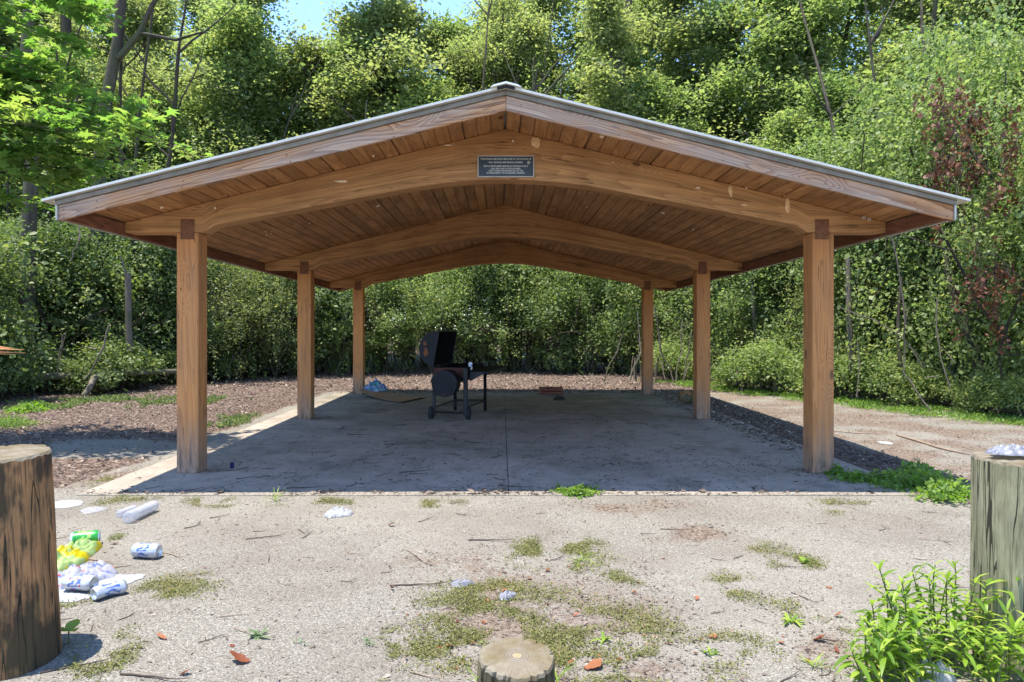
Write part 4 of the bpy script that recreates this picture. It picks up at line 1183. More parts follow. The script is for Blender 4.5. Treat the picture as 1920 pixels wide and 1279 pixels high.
def log_post(name, X0, Y0, r0, r1, h, side, label, cat, seed, tilt=(0, 0), n=96):
    rr = random.Random(seed)
    root = empty(name, (X0, Y0, gzf(X0, Y0)), local=True)
    root.rotation_euler = (tilt[0], tilt[1], 0)
    b = MB(); rows = 14; vs = []
    prof = [1 + 0.018*math.sin(3*a*6.283/n+seed) + 0.012*math.sin(7*a*6.283/n) + rr.uniform(-.004, .004) for a in range(n)]
    cracks = {rr.randrange(n): rr.uniform(0.04, 0.11) for _ in range(13)}
    for j in range(rows):
        z = -0.06 + (h-0.012+0.06)*j/(rows-1); r = r0+(r1-r0)*j/(rows-1)
        for a in range(n):
            cr = cracks.get(a, 0)*(0.3+0.7*(j/(rows-1)))
            q = r*(prof[a]-cr + 0.006*math.sin(a*1.7+j*0.9))
            zz = z - (0.010*abs(math.sin(a*2.3+seed))*abs(math.sin(a*.37)) + cr*.12 if j == rows-1 else 0)
            vs.append((q*math.cos(6.2832*a/n), q*math.sin(6.2832*a/n), zz))
    fs = [(j*n+a, j*n+(a+1)%n, (j+1)*n+(a+1)%n, (j+1)*n+a) for j in range(rows-1) for a in range(n)]
    b.add(vs, fs); s_ = b.build('log_side', M[side], root, smooth=True, recenter=False)
    t = MB(); top = [Vector(v) for v in vs[-n:]]
    vv = [tuple(p) for p in top] + [(p.x*0.965, p.y*0.965, h-(h-p.z)*.25) for p in top] + [(p.x*0.5, p.y*0.5, h+0.002) for p in top] + [(0, 0, h+0.002)]
    ff = [(a, (a+1)%n, n+(a+1)%n, n+a) for a in range(n)] + [(n+a, n+(a+1)%n, 2*n+(a+1)%n, 2*n+a) for a in range(n)] + [(2*n+a, 2*n+(a+1)%n, 3*n) for a in range(n)]
    t.add(vv, ff); t.build('sawn_top', M['endgrain'], root, recenter=False)
    return tag(root, label, cat)
log_post('log_bollard', -2.085, 3.0, 0.222, 0.202, 0.868, 'log_orange', 'thick weathered orange brown log post with black stains at the left edge', 'bollard', 3, (0.02, -0.012))
log_post('log_bollard', 2.20, 3.02, 0.200, 0.200, 0.842, 'log_green', 'thick greenish log post with a crumpled bag on top at the right edge', 'bollard', 8, (0.0, 0.01))
log_post('tree_stump', 0.055, 2.70, 0.150, 0.142, 0.165, 'log_stump', 'low round cut stump with growth rings in the foreground', 'stump', 12, (0.10, 0.02))

# ------------------------------------------------------------------ barrel grill with side firebox
gr = empty('barrel_grill', (-0.65, 11.45, 0.0), rz=math.radians(-10.5), local=True)
tag(gr, 'black offset barrel grill on wheels with its lid standing open', 'grill')
# local frame: x right, y away along the barrel, z up
GW, Y0g, Y1g, ZR = 0.27, -0.62, 0.50, 0.775
def half_barrel(b, cx, cz, r, y0, y1, a0, a1, th=0.012, n=16, ends=True):
    outer = [(cx+r*math.cos(a0+(a1-a0)*i/n), cz+r*math.sin(a0+(a1-a0)*i/n)) for i in range(n+1)]
    inner = [(cx+(r-th)*math.cos(a0+(a1-a0)*i/n), cz+(r-th)*math.sin(a0+(a1-a0)*i/n)) for i in range(n+1)]
    ring_ = outer + inner[::-1]
    m = len(ring_)
    vs = [(x, y0, z) for x, z in ring_] + [(x, y1, z) for x, z in ring_]
    fs = [(i, (i+1) % m, m+(i+1) % m, m+i) for i in range(m)]
    for i in range(n):
        q_ = (i, i+1, m-2-i, m-1-i)
        fs.append(q_); fs.append(tuple(m+k for k in reversed(q_)))
    b.add(vs, fs)
    if ends:
        b.prism(outer, y0-0.006, y0+0.004); b.prism(outer, y1-0.004, y1+0.006)
b = MB(); half_barrel(b, 0, ZR, GW, Y0g, Y1g, math.pi, 2*math.pi)
b.build('barrel', M['soot'], gr, smooth=True)
b = MB(); b.box(-GW+.005, GW-.005, Y0g-0.016, Y0g-0.007, ZR-0.16, ZR-0.012); b.build('end_panel', M['grill_rust'], gr, bevel=0.003)
b = MB()
for k in range(24): b.tube([(-GW+.02, Y0g+.05+k*.045, ZR-.02), (GW-.02, Y0g+.05+k*.045, ZR-.02)], .004, 4)
g_ = b.build('grate', M['soot'], gr); g_['kind'] = 'stuff'
# lid: the other half, swung up on its left hinge
lid_a = math.radians(102)
b = MB(); hb = MB(); half_barrel(hb, 0, 0, GW, Y0g, Y1g, 0, math.pi)
Ml = Matrix.Translation((-GW, 0, ZR+0.005)) @ Matrix.Rotation(-math.radians(80), 4, 'Y') @ Matrix.Translation((GW, 0, 0))
b.add(hb.v, hb.f, Ml)
lid = b.build('lid', M['steel_paint'], gr, smooth=True)
b = MB(); half_barrel(b, 0, 0, GW-.014, Y0g+.006, Y1g-.006, 0.02, math.pi-.02, 0.004)
b.v = [Ml @ v_ for v_ in b.v]
b.build('lid_inside', M['soot'], lid, smooth=True)
b = MB(); hy = (Y0g+Y1g)/2
pts = [Ml @ Vector(p) for p in ((GW-.0, hy-.09, .05), (GW+.045, hy-.09, .06), (GW+.045, hy+.09, .06), (GW, hy+.09, .05))]
b.tube(pts, .009, 6); b.build('lid_handle', M['grill_grey'], lid)
b = MB()
for yy in (Y0g+.06, Y1g-.06):
    b = MB(); b.tube([(-GW-.012, yy-.04, ZR+.002), (-GW-.012, yy+.04, ZR+.002)], .012, 8); b.build('hinge', M['grill_grey'], gr)
b = MB(); rst = Ml @ Vector((0.02, Y0g-.008, .17)); rst2 = Ml @ Vector((0.06, Y0g-.008, .20))
for (u_, w_, s_) in ((0.05, .19, .035), (-0.07, .15, .05)):
    c_ = Ml @ Vector((u_, Y0g-.0075, w_)); vs = []
    for k in range(10):
        a = 2*math.pi*k/10; q = s_*random.uniform(.6, 1.2); vs.append(c_ + Vector((q*math.cos(a), 0, q*math.sin(a)*1.3)))
    b = MB(); b.add([tuple(v_) for v_ in vs] + [tuple(v_+Vector((0, -.0015, 0))) for v_ in vs], [tuple(range(10)), tuple(range(19, 9, -1))] + [(k, (k+1)%10, 10+(k+1)%10, 10+k) for k in range(10)])
    b.build('rust_patch', M['rustp'] if 'rustp' in M else M.setdefault('rustp', simple('orange_rust_patch', (0.17,0.06,0.02), 0.8)), lid)
# firebox on the near end
FR, FZ = 0.190, 0.535; fx = -0.030; fy0, fy1 = Y0g-0.27, Y0g-0.018
b = MB(); half_barrel(b, fx, FZ, FR, fy0, fy1, math.radians(-90), math.radians(270), 0.01, 28, ends=False)
Mc = Matrix.Translation((fx, fy0+.012, FZ)) @ Matrix.Rotation(math.radians(90), 4, 'X')
b.lathe([(FR-.011, -0.004), (FR-.011, .004)], 28, Mc)
fb_ = b.build('firebox', M['steel_paint'], gr, smooth=True)
b = MB(); half_barrel(b, fx, FZ, FR+.014, fy0-.014, fy1, math.radians(8), math.radians(172), 0.010, 20)
b.build('firebox_lid', M['steel_paint'], fb_, smooth=True)
b = MB()
vx0, vx1, vz0, vz1 = fx-.10, fx+.085, FZ-.155, FZ-.075
b.box(vx0-.02, vx1+.02, fy0-.006, fy0+.006, vz1, vz1+.02); b.box(vx0-.02, vx1+.02, fy0-.006, fy0+.006, vz0-.012, vz0)
b.box(vx0-.02, vx0, fy0-.006, fy0+.006, vz0, vz1); b.box(vx1, vx1+.02, fy0-.006, fy0+.006, vz0, vz1)
b.build('vent_frame', M['steel_paint'], fb_)
b = MB(); b.box(vx0, vx1, fy0-.002, fy0+.003, vz0, vz1); b.build('painted_vent_dark', M['foam'], fb_)  # no real hole: black plate paints the dark inside of the vent
b = MB(); b.tube([(fx-.02, fy0-.02, vz0+.005), (fx+.02, fy0-.02, vz0+.005)], .008, 6); b.build('vent_knob', M['bolt'], fb_)
# frame
legs = [(-0.235, Y0g-.08, 0.05, 0.56, 'grill_grey', .020), (0.255, Y0g-.10, 0.05, ZR-.01, 'grill_grey', .030), (-0.20, Y1g-.05, 0.0, 0.62, 'soot', .024), (0.30, Y1g-.02, 0.0, ZR-.05, 'soot', .022)]
for (lx, ly, z0, z1, mt, w_) in legs:
    b = MB(); b.box(lx-w_, lx+w_, ly-w_, ly+w_, z0, z1); b.build('leg', M[mt], gr, bevel=0.004)
for (p_, q_) in (((-.235, Y0g-.08, .10), (.255, Y0g-.10, .10)), ((-.235, Y0g-.08, .17), (-.20, Y1g-.05, .17)), ((.255, Y0g-.10, .17), (.30, Y1g-.02, .17)), ((-.20, Y1g-.05, .17), (.30, Y1g-.02, .17))):
    b = MB(); b.tube([p_, q_], .014, 4); b.build('frame_rail', M['grill_grey'], gr)
for k in range(5):
    b = MB(); yy = Y0g+.08+k*.22; b.box(-.22, .27, yy, yy+.05, .176, .182); b.build('shelf_slat', M['grill_grey'], gr)
for s_ in (-1, 1):
    b = MB(); Mw = Matrix.Translation((s_*.285+.01, Y0g-.09, .093)) @ Matrix.Rotation(math.radians(90), 4, 'Y')
    b.lathe([(.05, -.022), (.085, -.028), (.093, -.018), (.093, .018), (.085, .028), (.05, .022)], 24, Mw)
    w = b.build('wheel', M['rubber'], gr, smooth=True)
    b = MB(); b.lathe([(.05, -.02), (.05, .02)], 16, Mw); b.lathe([(.014, -.034), (.014, .034)], 8, Mw); b.build('hub', M['grill_grey'], w)
# side shelf on the right, with its apron
b = MB(); b.box(GW+.02, GW+.30, Y0g-.02, Y1g+.42, .705, .72)
b.build('side_shelf', M['soot'], gr)
b = MB(); b.box(GW+.285, GW+.30, Y0g-.02, Y1g+.42, .66, .704); b.build('shelf_apron', M['grill_grey'], gr)
b = MB(); b.add([(GW+.03, Y0g-.022, .704), (GW+.285, Y0g-.022, .704), (GW+.03, Y0g-.022, .56), (GW+.03, Y0g-.010, .704), (GW+.285, Y0g-.010, .704), (GW+.03, Y0g-.010, .56)], [(0,2,1),(3,4,5),(0,1,4,3),(1,2,5,4),(2,0,3,5)])
b.build('shelf_bracket', M['grill_grey'], gr)
bpy.context.view_layer.update()

def can_prof(dent=0):
    return [(.0,.002),(.022,.006),(.0255,.000),(.028,.004),(.033,.012),(.033,.108),(.0295,.117),(.0265,.120),(.0265,.122),(.024,.1215),(.0235,.117),(.0,.117)]
def can_mat(name, base, ink, ink2=None, thr=0.52):
    T = NT(name); tc = T.n('TexCoord'); v = tc.outputs['Object']
    n = T.noise(T.mapping(v, sc=(1.6,1.6,0.55)), 55, 1, 0.4)
    band = T.ramp(n, [(thr, 0.0), (thr+.03, 1.0)])
    sp = T.n('SeparateXYZ'); T.set(sp.inputs[0], v)
    mid = T.math('LESS_THAN', T.math('ABSOLUTE', T.math('SUBTRACT', sp.outputs[2], 0.0)), 0.038)
    c = T.mix(T.math('MULTIPLY', band, mid), base, ink)
    if ink2:
        n2 = T.math('GREATER_THAN', T.noise(T.mapping(v, loc=(3,1,2)), 30, 1), 0.62)
        c = T.mix(T.math('MULTIPLY', n2, mid), c, ink2)
    T.principled(c, 0.35, 0.5, 0.35); return T.m
M['can_metal'] = simple('bare_can_metal', (0.52,0.53,0.55), 0.35, 0.5, 0.6, 0.06)
M['can_blue'] = can_mat('silver_can_blue_print', (0.42,0.43,0.46), (0.07,0.13,0.38))
M['can_red'] = can_mat('white_can_red_print', (0.50,0.50,0.52), (0.10,0.15,0.40), (0.55,0.04,0.05))
M['can_green'] = can_mat('green_can_print', (0.03,0.30,0.05), (0.35,0.62,0.12), (0.01,0.12,0.03), 0.5)
def drink_can(X0, Y0, z, roll, yaw, mat, label, dents=(), squash=1.0, upright=False, scale=1.0):
    r = empty('drink_can', (X0, Y0, z))
    b = MB(); n = 28
    prof = can_prof(); vs = []
    full = []
    for (p0, p1) in zip(prof[:-1], prof[1:]):
        k = 8 if (p1[1]-p0[1]) > .05 else 1
        full += [(p0[0]+(p1[0]-p0[0])*i/k, p0[1]+(p1[1]-p0[1])*i/k) for i in range(k)]
    full.append(prof[-1])
    b.lathe([(max(a, .0005), c) for a, c in full], n, cap=True)
    for v_ in b.v:
        v_.z -= .061
        for (dx, dy, dz, rad, dep) in dents:
            d = (v_ - Vector((dx, dy, dz))).length
            if d < rad: f = (1-(d/rad)**2); v_.x *= 1-dep*f; v_.y *= 1-dep*f; v_.z -= 0
        v_.y *= squash
    Mr = Euler((0, 0, yaw)).to_matrix().to_4x4() @ (Matrix.Identity(4) if upright else Euler((math.radians(90), roll, 0), 'XYZ').to_matrix().to_4x4())
    lo = min((Mr @ v_).z for v_ in b.v)
    split = [i for i, f in enumerate(b.f) if all(abs(b.v[k].z) > .0475 for k in f)]
    ss = set(split)
    body = MB(); ends = MB(); ends2 = MB()
    for i, f in enumerate(b.f):
        tgt = (ends if b.v[f[0]].z > 0 else ends2) if i in ss else body
        tgt.add([b.v[k]*scale for k in f], [tuple(range(len(f)))])
    for mb, nm, mt in ((body, 'can_body', mat), (ends, 'can_top', 'can_metal'), (ends2, 'can_base', 'can_metal')):
        me = bpy.data.meshes.new(nm); me.from_pydata([tuple(v_) for v_ in mb.v], [], mb.f); me.materials.append(M[mt])
        bm = bmesh.new(); bm.from_mesh(me); bmesh.ops.remove_doubles(bm, verts=bm.verts, dist=1e-5); bmesh.ops.recalc_face_normals(bm, faces=bm.faces)
        for f in bm.faces: f.smooth = True
        bm.to_mesh(me); bm.free()
        o = obj_from(nm, me, r); o.rotation_euler = Mr.to_euler(); o.location = (0, 0, -lo*scale)
    return tag(r, label, 'can')
x_, y_ = P(882, 693, .72); x_ = at(882, 11.0)
drink_can(x_, 11.0, .7205, 0, 0, 'can_red', 'pale drink can standing on the side shelf of the grill', upright=True)
x_, y_ = P(275, 1038, 0); drink_can(x_, y_, gzf(x_, y_), .6, math.radians(82), 'can_blue', 'dented silver can with blue print lying alone on the gravel', [(.03, .0, .0, .05, .22)], scale=1.35)
x_, y_ = P(150, 1104, 0); drink_can(x_, y_, gzf(x_, y_)+.012, .2, math.radians(80), 'can_red', 'white can with red and blue print beside the white bag', [(.03, .01, -.02, .04, .2)], .9, scale=1.35)
x_, y_ = P(205, 1112, 0); drink_can(x_, y_, gzf(x_, y_), .4, math.radians(-32), 'can_blue', 'crushed white and blue can lying end on in front of the napkin', [(.03, .0, .02, .06, .35), (-.03, .01, -.01, .04, .25)], .82, scale=1.3)
x_, y_ = P(160, 1016, 0); drink_can(x_, y_, gzf(x_, y_), .2, math.radians(112), 'can_green', 'green can lying behind the yellow bag', [(.03, .0, .02, .05, .3)], scale=1.35)

# small dark blue cup on the slab
x_, y_ = P(435, 878, 0)
b = MB(); b.lathe([(.001,.0),(.016,0),(.018,.004),(.020,.052),(.022,.054),(.019,.054),(.017,.006),(.001,.006)], 16, Matrix.Translation((x_, y_, 0)))
tag(b.build('bottle_cap', simple('dark_blue_plastic', (0.015,0.015,0.07), 0.3, 0.5), smooth=True), 'small dark blue plastic cup standing on the slab by the front left post', 'cup')

# ------------------------------------------------------------------ crumpled sheets and bags
def crumple(name, cx, cy, rx, ry, h, mats, label, cat, seed, rz=0, z0=None, n=52, rough_=1.0, outline=0.25, flat=False):
    rng = np.random.default_rng(seed)
    ts = np.linspace(0, 1, n//2+1); an = np.linspace(0, 2*np.pi, n*2, endpoint=False)
    T_, A_ = np.meshgrid(ts, an, indexing='ij')
    R_ = 1 + outline*(vnoise(np.cos(A_)*1.8+seed, np.sin(A_)*1.8, seed, 3)-0.5)*2.6
    u = T_*R_*np.cos(A_); v = T_*R_*np.sin(A_)
    ridge = np.abs(vnoise(u*2.6+seed, v*2.6, seed+4, 3)-0.5)*2
    fine = np.abs(vnoise(u*7+seed, v*7, seed+9, 2)-0.5)*2
    prof = (1-T_**2)**0.6 if not flat else np.ones_like(T_)*0.35
    z = h*prof*(0.45+0.75*ridge*rough_) + h*0.14*fine*rough_*(1-T_**6)
    X_, Y_ = rx*u, ry*v
    c, s_ = math.cos(rz), math.sin(rz)
    px, py = cx+X_*c-Y_*s_, cy+X_*s_+Y_*c
    base = gz(px, py) if z0 is None else np.full_like(px, z0)
    base = np.where((px > SLAB[0]) & (px < SLAB[1]) & (py > SLAB[2]) & (py < SLAB[3]), 0.0, base) if z0 is None else base
    zz = base + z + 0.003
    V = np.stack([px-cx, py-cy, zz - float(base.min())], -1).reshape(-1, 3)
    m = len(an); fs = []
    ii, jj = np.meshgrid(np.arange(len(ts)-1), np.arange(m), indexing='ij'); j2 = (jj+1) % m
    fs = np.stack([ii*m+jj, (ii+1)*m+jj, (ii+1)*m+j2, ii*m+j2], -1).reshape(-1, 4)
    me = np_mesh(name, V, fs, mats if isinstance(mats, (list, tuple)) else [mats], smooth=True)
    o = obj_from(name, me, None, (cx, cy, float(base.min())))
    return tag(o, label, cat)
def film(name, col, alpha=0.0, ink=None, ink2=None, tr=0.35, rough=0.3, scale=9, thr=.58):
    T = NT(name); tc = T.n('TexCoord'); v = tc.outputs['Object']
    c = T.mix(T.noise(v, 14, 3), col, mul(col, 0.85))
    if ink: c = T.mix(T.ramp(T.noise(v, scale, 2), [(thr, 0.0), (thr+.04, 0.8)]), c, ink)
    if ink2: c = T.mix(T.ramp(T.noise(T.mapping(v, loc=(5,2,1)), scale*.9, 1), [(thr+.06, 0.0), (thr+.08, 0.9)]), c, ink2)
    p = T.n('BsdfPrincipled', {'Base Color': c, 'Roughness': rough, 'Specular IOR Level': 0.5})
    t2 = T.n('BsdfTranslucent', {'Color': c}); mx = T.n('MixShader', {0: tr}); T.set(mx.inputs[1], p); T.set(mx.inputs[2], t2)
    if alpha > 0:
        tp = T.n('BsdfTransparent'); m2 = T.n('MixShader', {0: alpha}); T.set(m2.inputs[1], mx); T.set(m2.inputs[2], tp); T.surf(m2)
    else: T.surf(mx)
    return T.m
M['film_white'] = film('white_bag_film', (0.48,0.48,0.53), 0.08, (0.10,0.16,0.45), (0.55,0.04,0.06), scale=16)
M['film_plain'] = film('plain_white_paper', (0.36,0.36,0.35), 0, tr=0.15, rough=0.7)
M['film_yellow'] = film('yellow_bag_film', (0.66,0.55,0.02), 0, (0.40,0.62,0.28), None, scale=7, thr=.5)
M['film_clear'] = film('clear_plastic', (0.62,0.62,0.65), 0.5, tr=0.2, rough=0.12)
M['film_blue'] = film('blue_green_bag_film', (0.10,0.20,0.50), 0, (0.45,0.52,0.62), (0.03,0.30,0.20), scale=15, thr=.5)
M['film_grey'] = film('grey_white_bag_film', (0.34,0.345,0.37), 0.05, (0.16,0.17,0.23), None, scale=20, thr=.50)
def put_crumple(px, py, rpx, rpy, h, *a, **k):
    x0, y0, rx, ry = ell(px, py, rpx, rpy)
    return crumple(a[0], x0, y0, rx, ry, h, *a[1:], **k)
put_crumple(122, 1048, 34, 30, .11, 'plastic_bag', M['film_yellow'], 'crumpled yellow and pale green bag against the left log post', 'bag', 5)
put_crumple(155, 1078, 52, 24, .085, 'plastic_bag', M['film_white'], 'translucent white bag with blue and red print in the litter by the left post', 'bag', 14, rz=.2)
put_crumple(140, 1108, 42, 14, .012, 'paper_wrapper', M['film_plain'], 'white wrapper spread under the red printed can', 'wrapper', 16)
put_crumple(228, 1080, 42, 10, .016, 'napkin', M['film_plain'], 'white pointed napkin between the two blue cans', 'napkin', 17, rz=.25)
put_crumple(118, 943, 34, 7, .02, 'paper_plate', M['film_plain'], 'white oval plate lying flat behind the left log post', 'plate', 18, outline=.06, rough_=.2)
put_crumple(175, 952, 20, 6, .02, 'plastic_scrap', M['film_clear'], 'clear plastic scrap beside the white plate', 'plastic scrap', 19)
put_crumple(632, 959, 22, 7, .06, 'tissue', M['film_plain'], 'white crumpled tissue on the gravel near the front edge of the slab', 'tissue', 20, outline=.55)
put_crumple(866, 1086, 22, 8, .02, 'paper_scrap', M['film_grey'], 'pale twisted scrap left of centre on the mossy gravel', 'paper scrap', 21, rz=-.5)
put_crumple(950, 1112, 16, 8, .03, 'paper_scrap', M['film_grey'], 'grey white folded scrap behind the cut stump', 'paper scrap', 22, rz=-.5)
put_crumple(1868, 868, 1, 1, .01, 'pale_chip', M['film_plain'], 'tiny pale chip on the soil behind the right log post', 'chip', 23)
crumple('plastic_bag', 2.135, 3.0, .095, .07, .055, M['film_grey'], 'grey and white crumpled bag lying on top of the right log post', 'bag', 31, z0=.838, rough_=.6, outline=.4)
put_crumple(1755, 1268, 34, 16, .10, 'clear_bag', M['film_clear'], 'clear crumpled plastic at the foot of the weeds at the bottom edge', 'plastic', 33)
put_crumple(1540, 845, 14, 3, .02, 'white_scrap', M['film_plain'], 'small white scrap on the soil just right of the front right post', 'paper scrap', 34)
put_crumple(1660, 828, 12, 3, .02, 'white_scrap', M['film_plain'], 'small white scrap between the right log post and the thicket', 'paper scrap', 36)
def bottle(px0, py0, px1, py1, r, label, name='plastic_cup', cat='cup', mat='film_clear'):
    a = Vector((*P(px0, py0), 0)); c = Vector((*P(px1, py1), 0)); a.z = gzf(a.x, a.y)+r; c.z = gzf(c.x, c.y)+r
    d = (c-a); L = d.length; q = Vector((0, 0, 1)).rotation_difference(d).to_matrix().to_4x4()
    b = MB(); b.lathe([(r*.3, 0), (r*.92, .004), (r, .02), (r*.96, L*.3), (r*.99, L*.5), (r*.95, L*.7), (r, L*.85), (r*.9, L-.004), (r*.86, L), (r*.80, L-.01), (r*.8, L*.3)], 24, Matrix.Translation(a) @ q, cap=False)
    return tag(b.build(name, M[mat], None, smooth=True), label, cat)
bottle(238, 976, 290, 953, .042, 'clear plastic cup lying on its side behind the silver can')
bottle(222, 966, 252, 955, .028, 'clear flattened container just left of the plastic cup', 'plastic_container', 'container')
bottle(134, 1036, 166, 1024, .034, 'white foam cup lying between the green can and the yellow bag', 'foam_cup', 'cup', 'film_plain')

# ------------------------------------------------------------------ things on the slab
# warped cardboard
cb = MB(); a0 = P(672, 739, .0); a1 = P(792, 742, 0)
n = 14; vs = []
x0, y0 = a0; x1, y1 = P(758, 751)
for side in (0, 1):
    for i in range(n+1):
        t = i/n; lift = 0.13*(1-t)**2.2 + 0.05*max(0, t-.55)**1.2
        for j in range(3):
            s_ = j/2
            x = (1-s_)*((1-t)*at(672, 14.2)+t*at(752, 13.0)) + s_*((1-t)*at(690, 14.95)+t*at(797, 14.0))
            y = (1-s_)*(14.2*(1-t)+13.0*t) + s_*(14.95*(1-t)+14.0*t)
            vs.append((x, y, .006+lift+side*.006))
N = (n+1)*3; fs = []
for i in range(n):
    for j in range(2):
        a = i*3+j; fs += [(a, a+1, a+4, a+3), (N+a, N+a+3, N+a+4, N+a+1)]
    fs += [(i*3, i*3+3, N+i*3+3, N+i*3), (i*3+2, N+i*3+2, N+i*3+5, i*3+5)]
fs += [(0, N, N+1, 1), (1, N+1, N+2, 2), (n*3, n*3+1, N+n*3+1, N+n*3), (n*3+1, n*3+2, N+n*3+2, N+n*3+1)]
cb.add(vs, fs)
tag(cb.build('cardboard_sheet', simple('brown_cardboard', (0.30,0.195,0.115), 0.85, 0.15, 0, 0.2, 5), smooth=True), 'warped sheet of brown cardboard lying on the slab by the back left post', 'cardboard')
crumple('plastic_bag', at(703, 14.6), 14.6, .25, .16, .26, M['film_blue'], 'blue and green crumpled bag resting on the cardboard sheet', 'bag', 41, z0=.085)
# small slatted crate
cr_ = empty('slatted_crate', (at(1033, 14.9), 14.9, 0), local=True); tag(cr_, 'small low reddish slatted wooden crate near the back edge of the slab', 'crate')
M['redwood'] = simple('reddish_slat_wood', (0.16,0.055,0.035), 0.8, 0.2, 0, 0.3, 10)
for k in range(2):
    for s_ in (-1, 1):
        b = MB(); b.box(-.24, .24, s_*.15-.008, s_*.15+.008, .012+k*.065, .055+k*.065); b.build('slat', M['redwood'], cr_)
for k in range(4):
    b = MB(); b.box(-.24, .24, -.14+k*.075, -.085+k*.075, .122, .134); b.build('slat', M['redwood'], cr_)
for sx in (-1, 1):
    b = MB(); b.box(sx*.22-.012, sx*.22+.012, -.140, .140, .0, .118); b.build('batten', M['redwood'], cr_)
crumple('leaf_clump', at(1048, 13.6), 13.6, .11, .09, .10, simple('dark_debris', (0.035,0.033,0.022), .9, .1, 0, .5, 30), 'dark clump of debris in front of the slatted crate', 'debris', 44)
# split log pieces by the back right corner
def small_log(px, Y, L, r, yaw, label, mat='log_orange', z=None, name='log_piece'):
    x = at(px, Y); q = empty(name, (x, Y, (0 if SLAB[0] < x < SLAB[1] and Y < SLAB[3] else gzf(x, Y)) + (z or 0)), rz=yaw, local=True)
    b = MB(); pts = [(-L/2+L*i/5, .01*math.sin(i*2.1), r+.008*math.sin(i*1.3)) for i in range(6)]
    b.tube(pts, [r*1.05, r, r*.97, r, r*.95, r*.93], 14); b.build('bark_side', M[mat], q, smooth=True)
    b = MB(); b.tube([(-L/2-.004, 0, r), (-L/2, 0, r)], r*.9, 14); b.build('cut_end', M['endgrain'], q)
    return tag(q, label, 'log')
small_log(1290, 13.4, .40, .10, .9, 'short thick log piece behind the middle right post', 'log_orange')
small_log(1302, 12.9, .34, .07, -.5, 'thin log piece leaning in front of the thick one by the middle right post', 'log_stump')

# fallen logs, left
def log_path(name, L, radii, label, mat='bark_pale', limbs=()):
    pts = pxl(L); r = empty(name, pts[0])
    b = MB(); b.tube(pts, radii, 12); b.build('log', M[mat], r, smooth=True)
    for lp, lr in limbs:
        b = MB(); b.tube(pxl(lp), lr, 8); b.build('limb', M[mat], r, smooth=True)
    return tag(r, label, 'log')
log_path('fallen_log', [(16,702,14.6),(50,708,14.7),(95,706,14.9),(170,704,15.2),(230,702,15.8)], [.085,.08,.075,.07,.06], 'pale fallen log lying across the left edge of the wood')
log_path('fallen_log', [(156,742,14.4),(168,728,14.5),(176,710,14.7),(190,703,15.0),(240,699,15.6),(330,696,16.4)], [.05,.06,.07,.075,.07,.05], 'bent mossy fallen log right of the pale one at the left')
bb = empty('broken_branch', (at(-40, 7.2), 7.2, zof(655, 7.2)))
for k, (p0, p1, r_) in enumerate([((-140,652),(46,656),.022),((-100,658),(48,662),.012),((-80,662),(30,665),.009),((-60,650),(25,653),.014)]):
    b = MB(); b.tube([(at(p0[0],7.2), 7.2+.03*k, zof(p0[1],7.2)), (at((p0[0]+p1[0])/2,7.2), 7.2+.02*k, zof((p0[1]+p1[1])/2-1,7.2)), (at(p1[0],7.2), 7.2, zof(p1[1],7.2))], [r_, r_*.9, .001], 6)
    b.build('splinter', M['splint'] if 'splint' in M else M.setdefault('splint', simple('fresh_orange_splinter', (0.50,0.22,0.09), .7, .2, 0, .25, 30)), bb)
b = MB(); b.tube([(-7.4, 7.9, gzf(-7.4, 7.9)-.05), (-6.9, 7.6, .6), (-6.0, 7.3, 1.10), (at(-130,7.2), 7.2, zof(654,7.2))], [.05,.045,.035,.03], 8); b.build('limb', M['bark'], bb, smooth=True)
tag(bb, 'broken branch with splintered orange end sticking in from the left edge', 'branch')

# ------------------------------------------------------------------ hanging vines and bare branches
def vine(L, r, label, mat='bark_pale', group=None, side=()):
    pts = pxl(L); rr = random.Random(int(L[0][0]))
    fine = []
    for a, c in zip(pts[:-1], pts[1:]):
        a, c = Vector(a), Vector(c)
        for t in (0, .5): fine.append(a.lerp(c, t) + Vector((rr.gauss(0,.012), rr.gauss(0,.02), 0)))
    fine.append(Vector(pts[-1]))
    o = empty('hanging_vine', tuple(fine[-1]))
    b = MB(); b.tube(fine, [r]*len(fine), 5); b.build('stem', M[mat], o, smooth=True)
    for s_ in side:
        b = MB(); b.tube(pxl(s_), [r*.6]*len(s_), 4); b.build('side_stem', M[mat], o)
    tag(o, label, 'vine', group)
vine([(1672,440,11.6),(1690,520,11.5),(1694,600,11.4),(1698,650,11.4),(1696,700,11.3),(1718,735,11.2),(1745,770,11.0)], .014, 'long pale vine curving to the ground in front of the right thicket', side=[[(1690,560,11.5),(1702,580,11.5),(1698,610,11.5)],[(1698,640,11.4),(1725,668,11.4),(1735,690,11.4)]])
vine([(1758,560,11.4),(1758,625,11.4),(1766,670,11.3),(1782,728,11.2)], .012, 'shorter pale vine right of the long curving one', side=[[(1762,650,11.3),(1775,660,11.3),(1790,680,11.2)],[(1760,705,11.3),(1735,708,11.3)]])
vine([(1796,420,11.0),(1796,350,11.1),(1806,300,11.2),(1812,240,11.3)], .012, 'vine dangling just beyond the right corner of the roof')
vine([(1818,262,10.6),(1830,300,10.6),(1872,330,10.6),(1885,270,10.7)], .010, 'looping pale vine high at the right edge')
vine([(1570,575,12.2),(1640,600,12.2),(1690,630,12.1),(1730,690,12.0)], .009, 'thin vine slanting down right of the front right post', side=[])
vine([(1608,640,12.4),(1614,690,12.4),(1606,745,12.3)], .009, 'short upright vine close to the front right post')
vine([(148,425,13.6),(152,450,13.6),(138,470,13.6),(132,490,13.6)], .016, 'crooked pale vine hanging below the left corner of the roof')
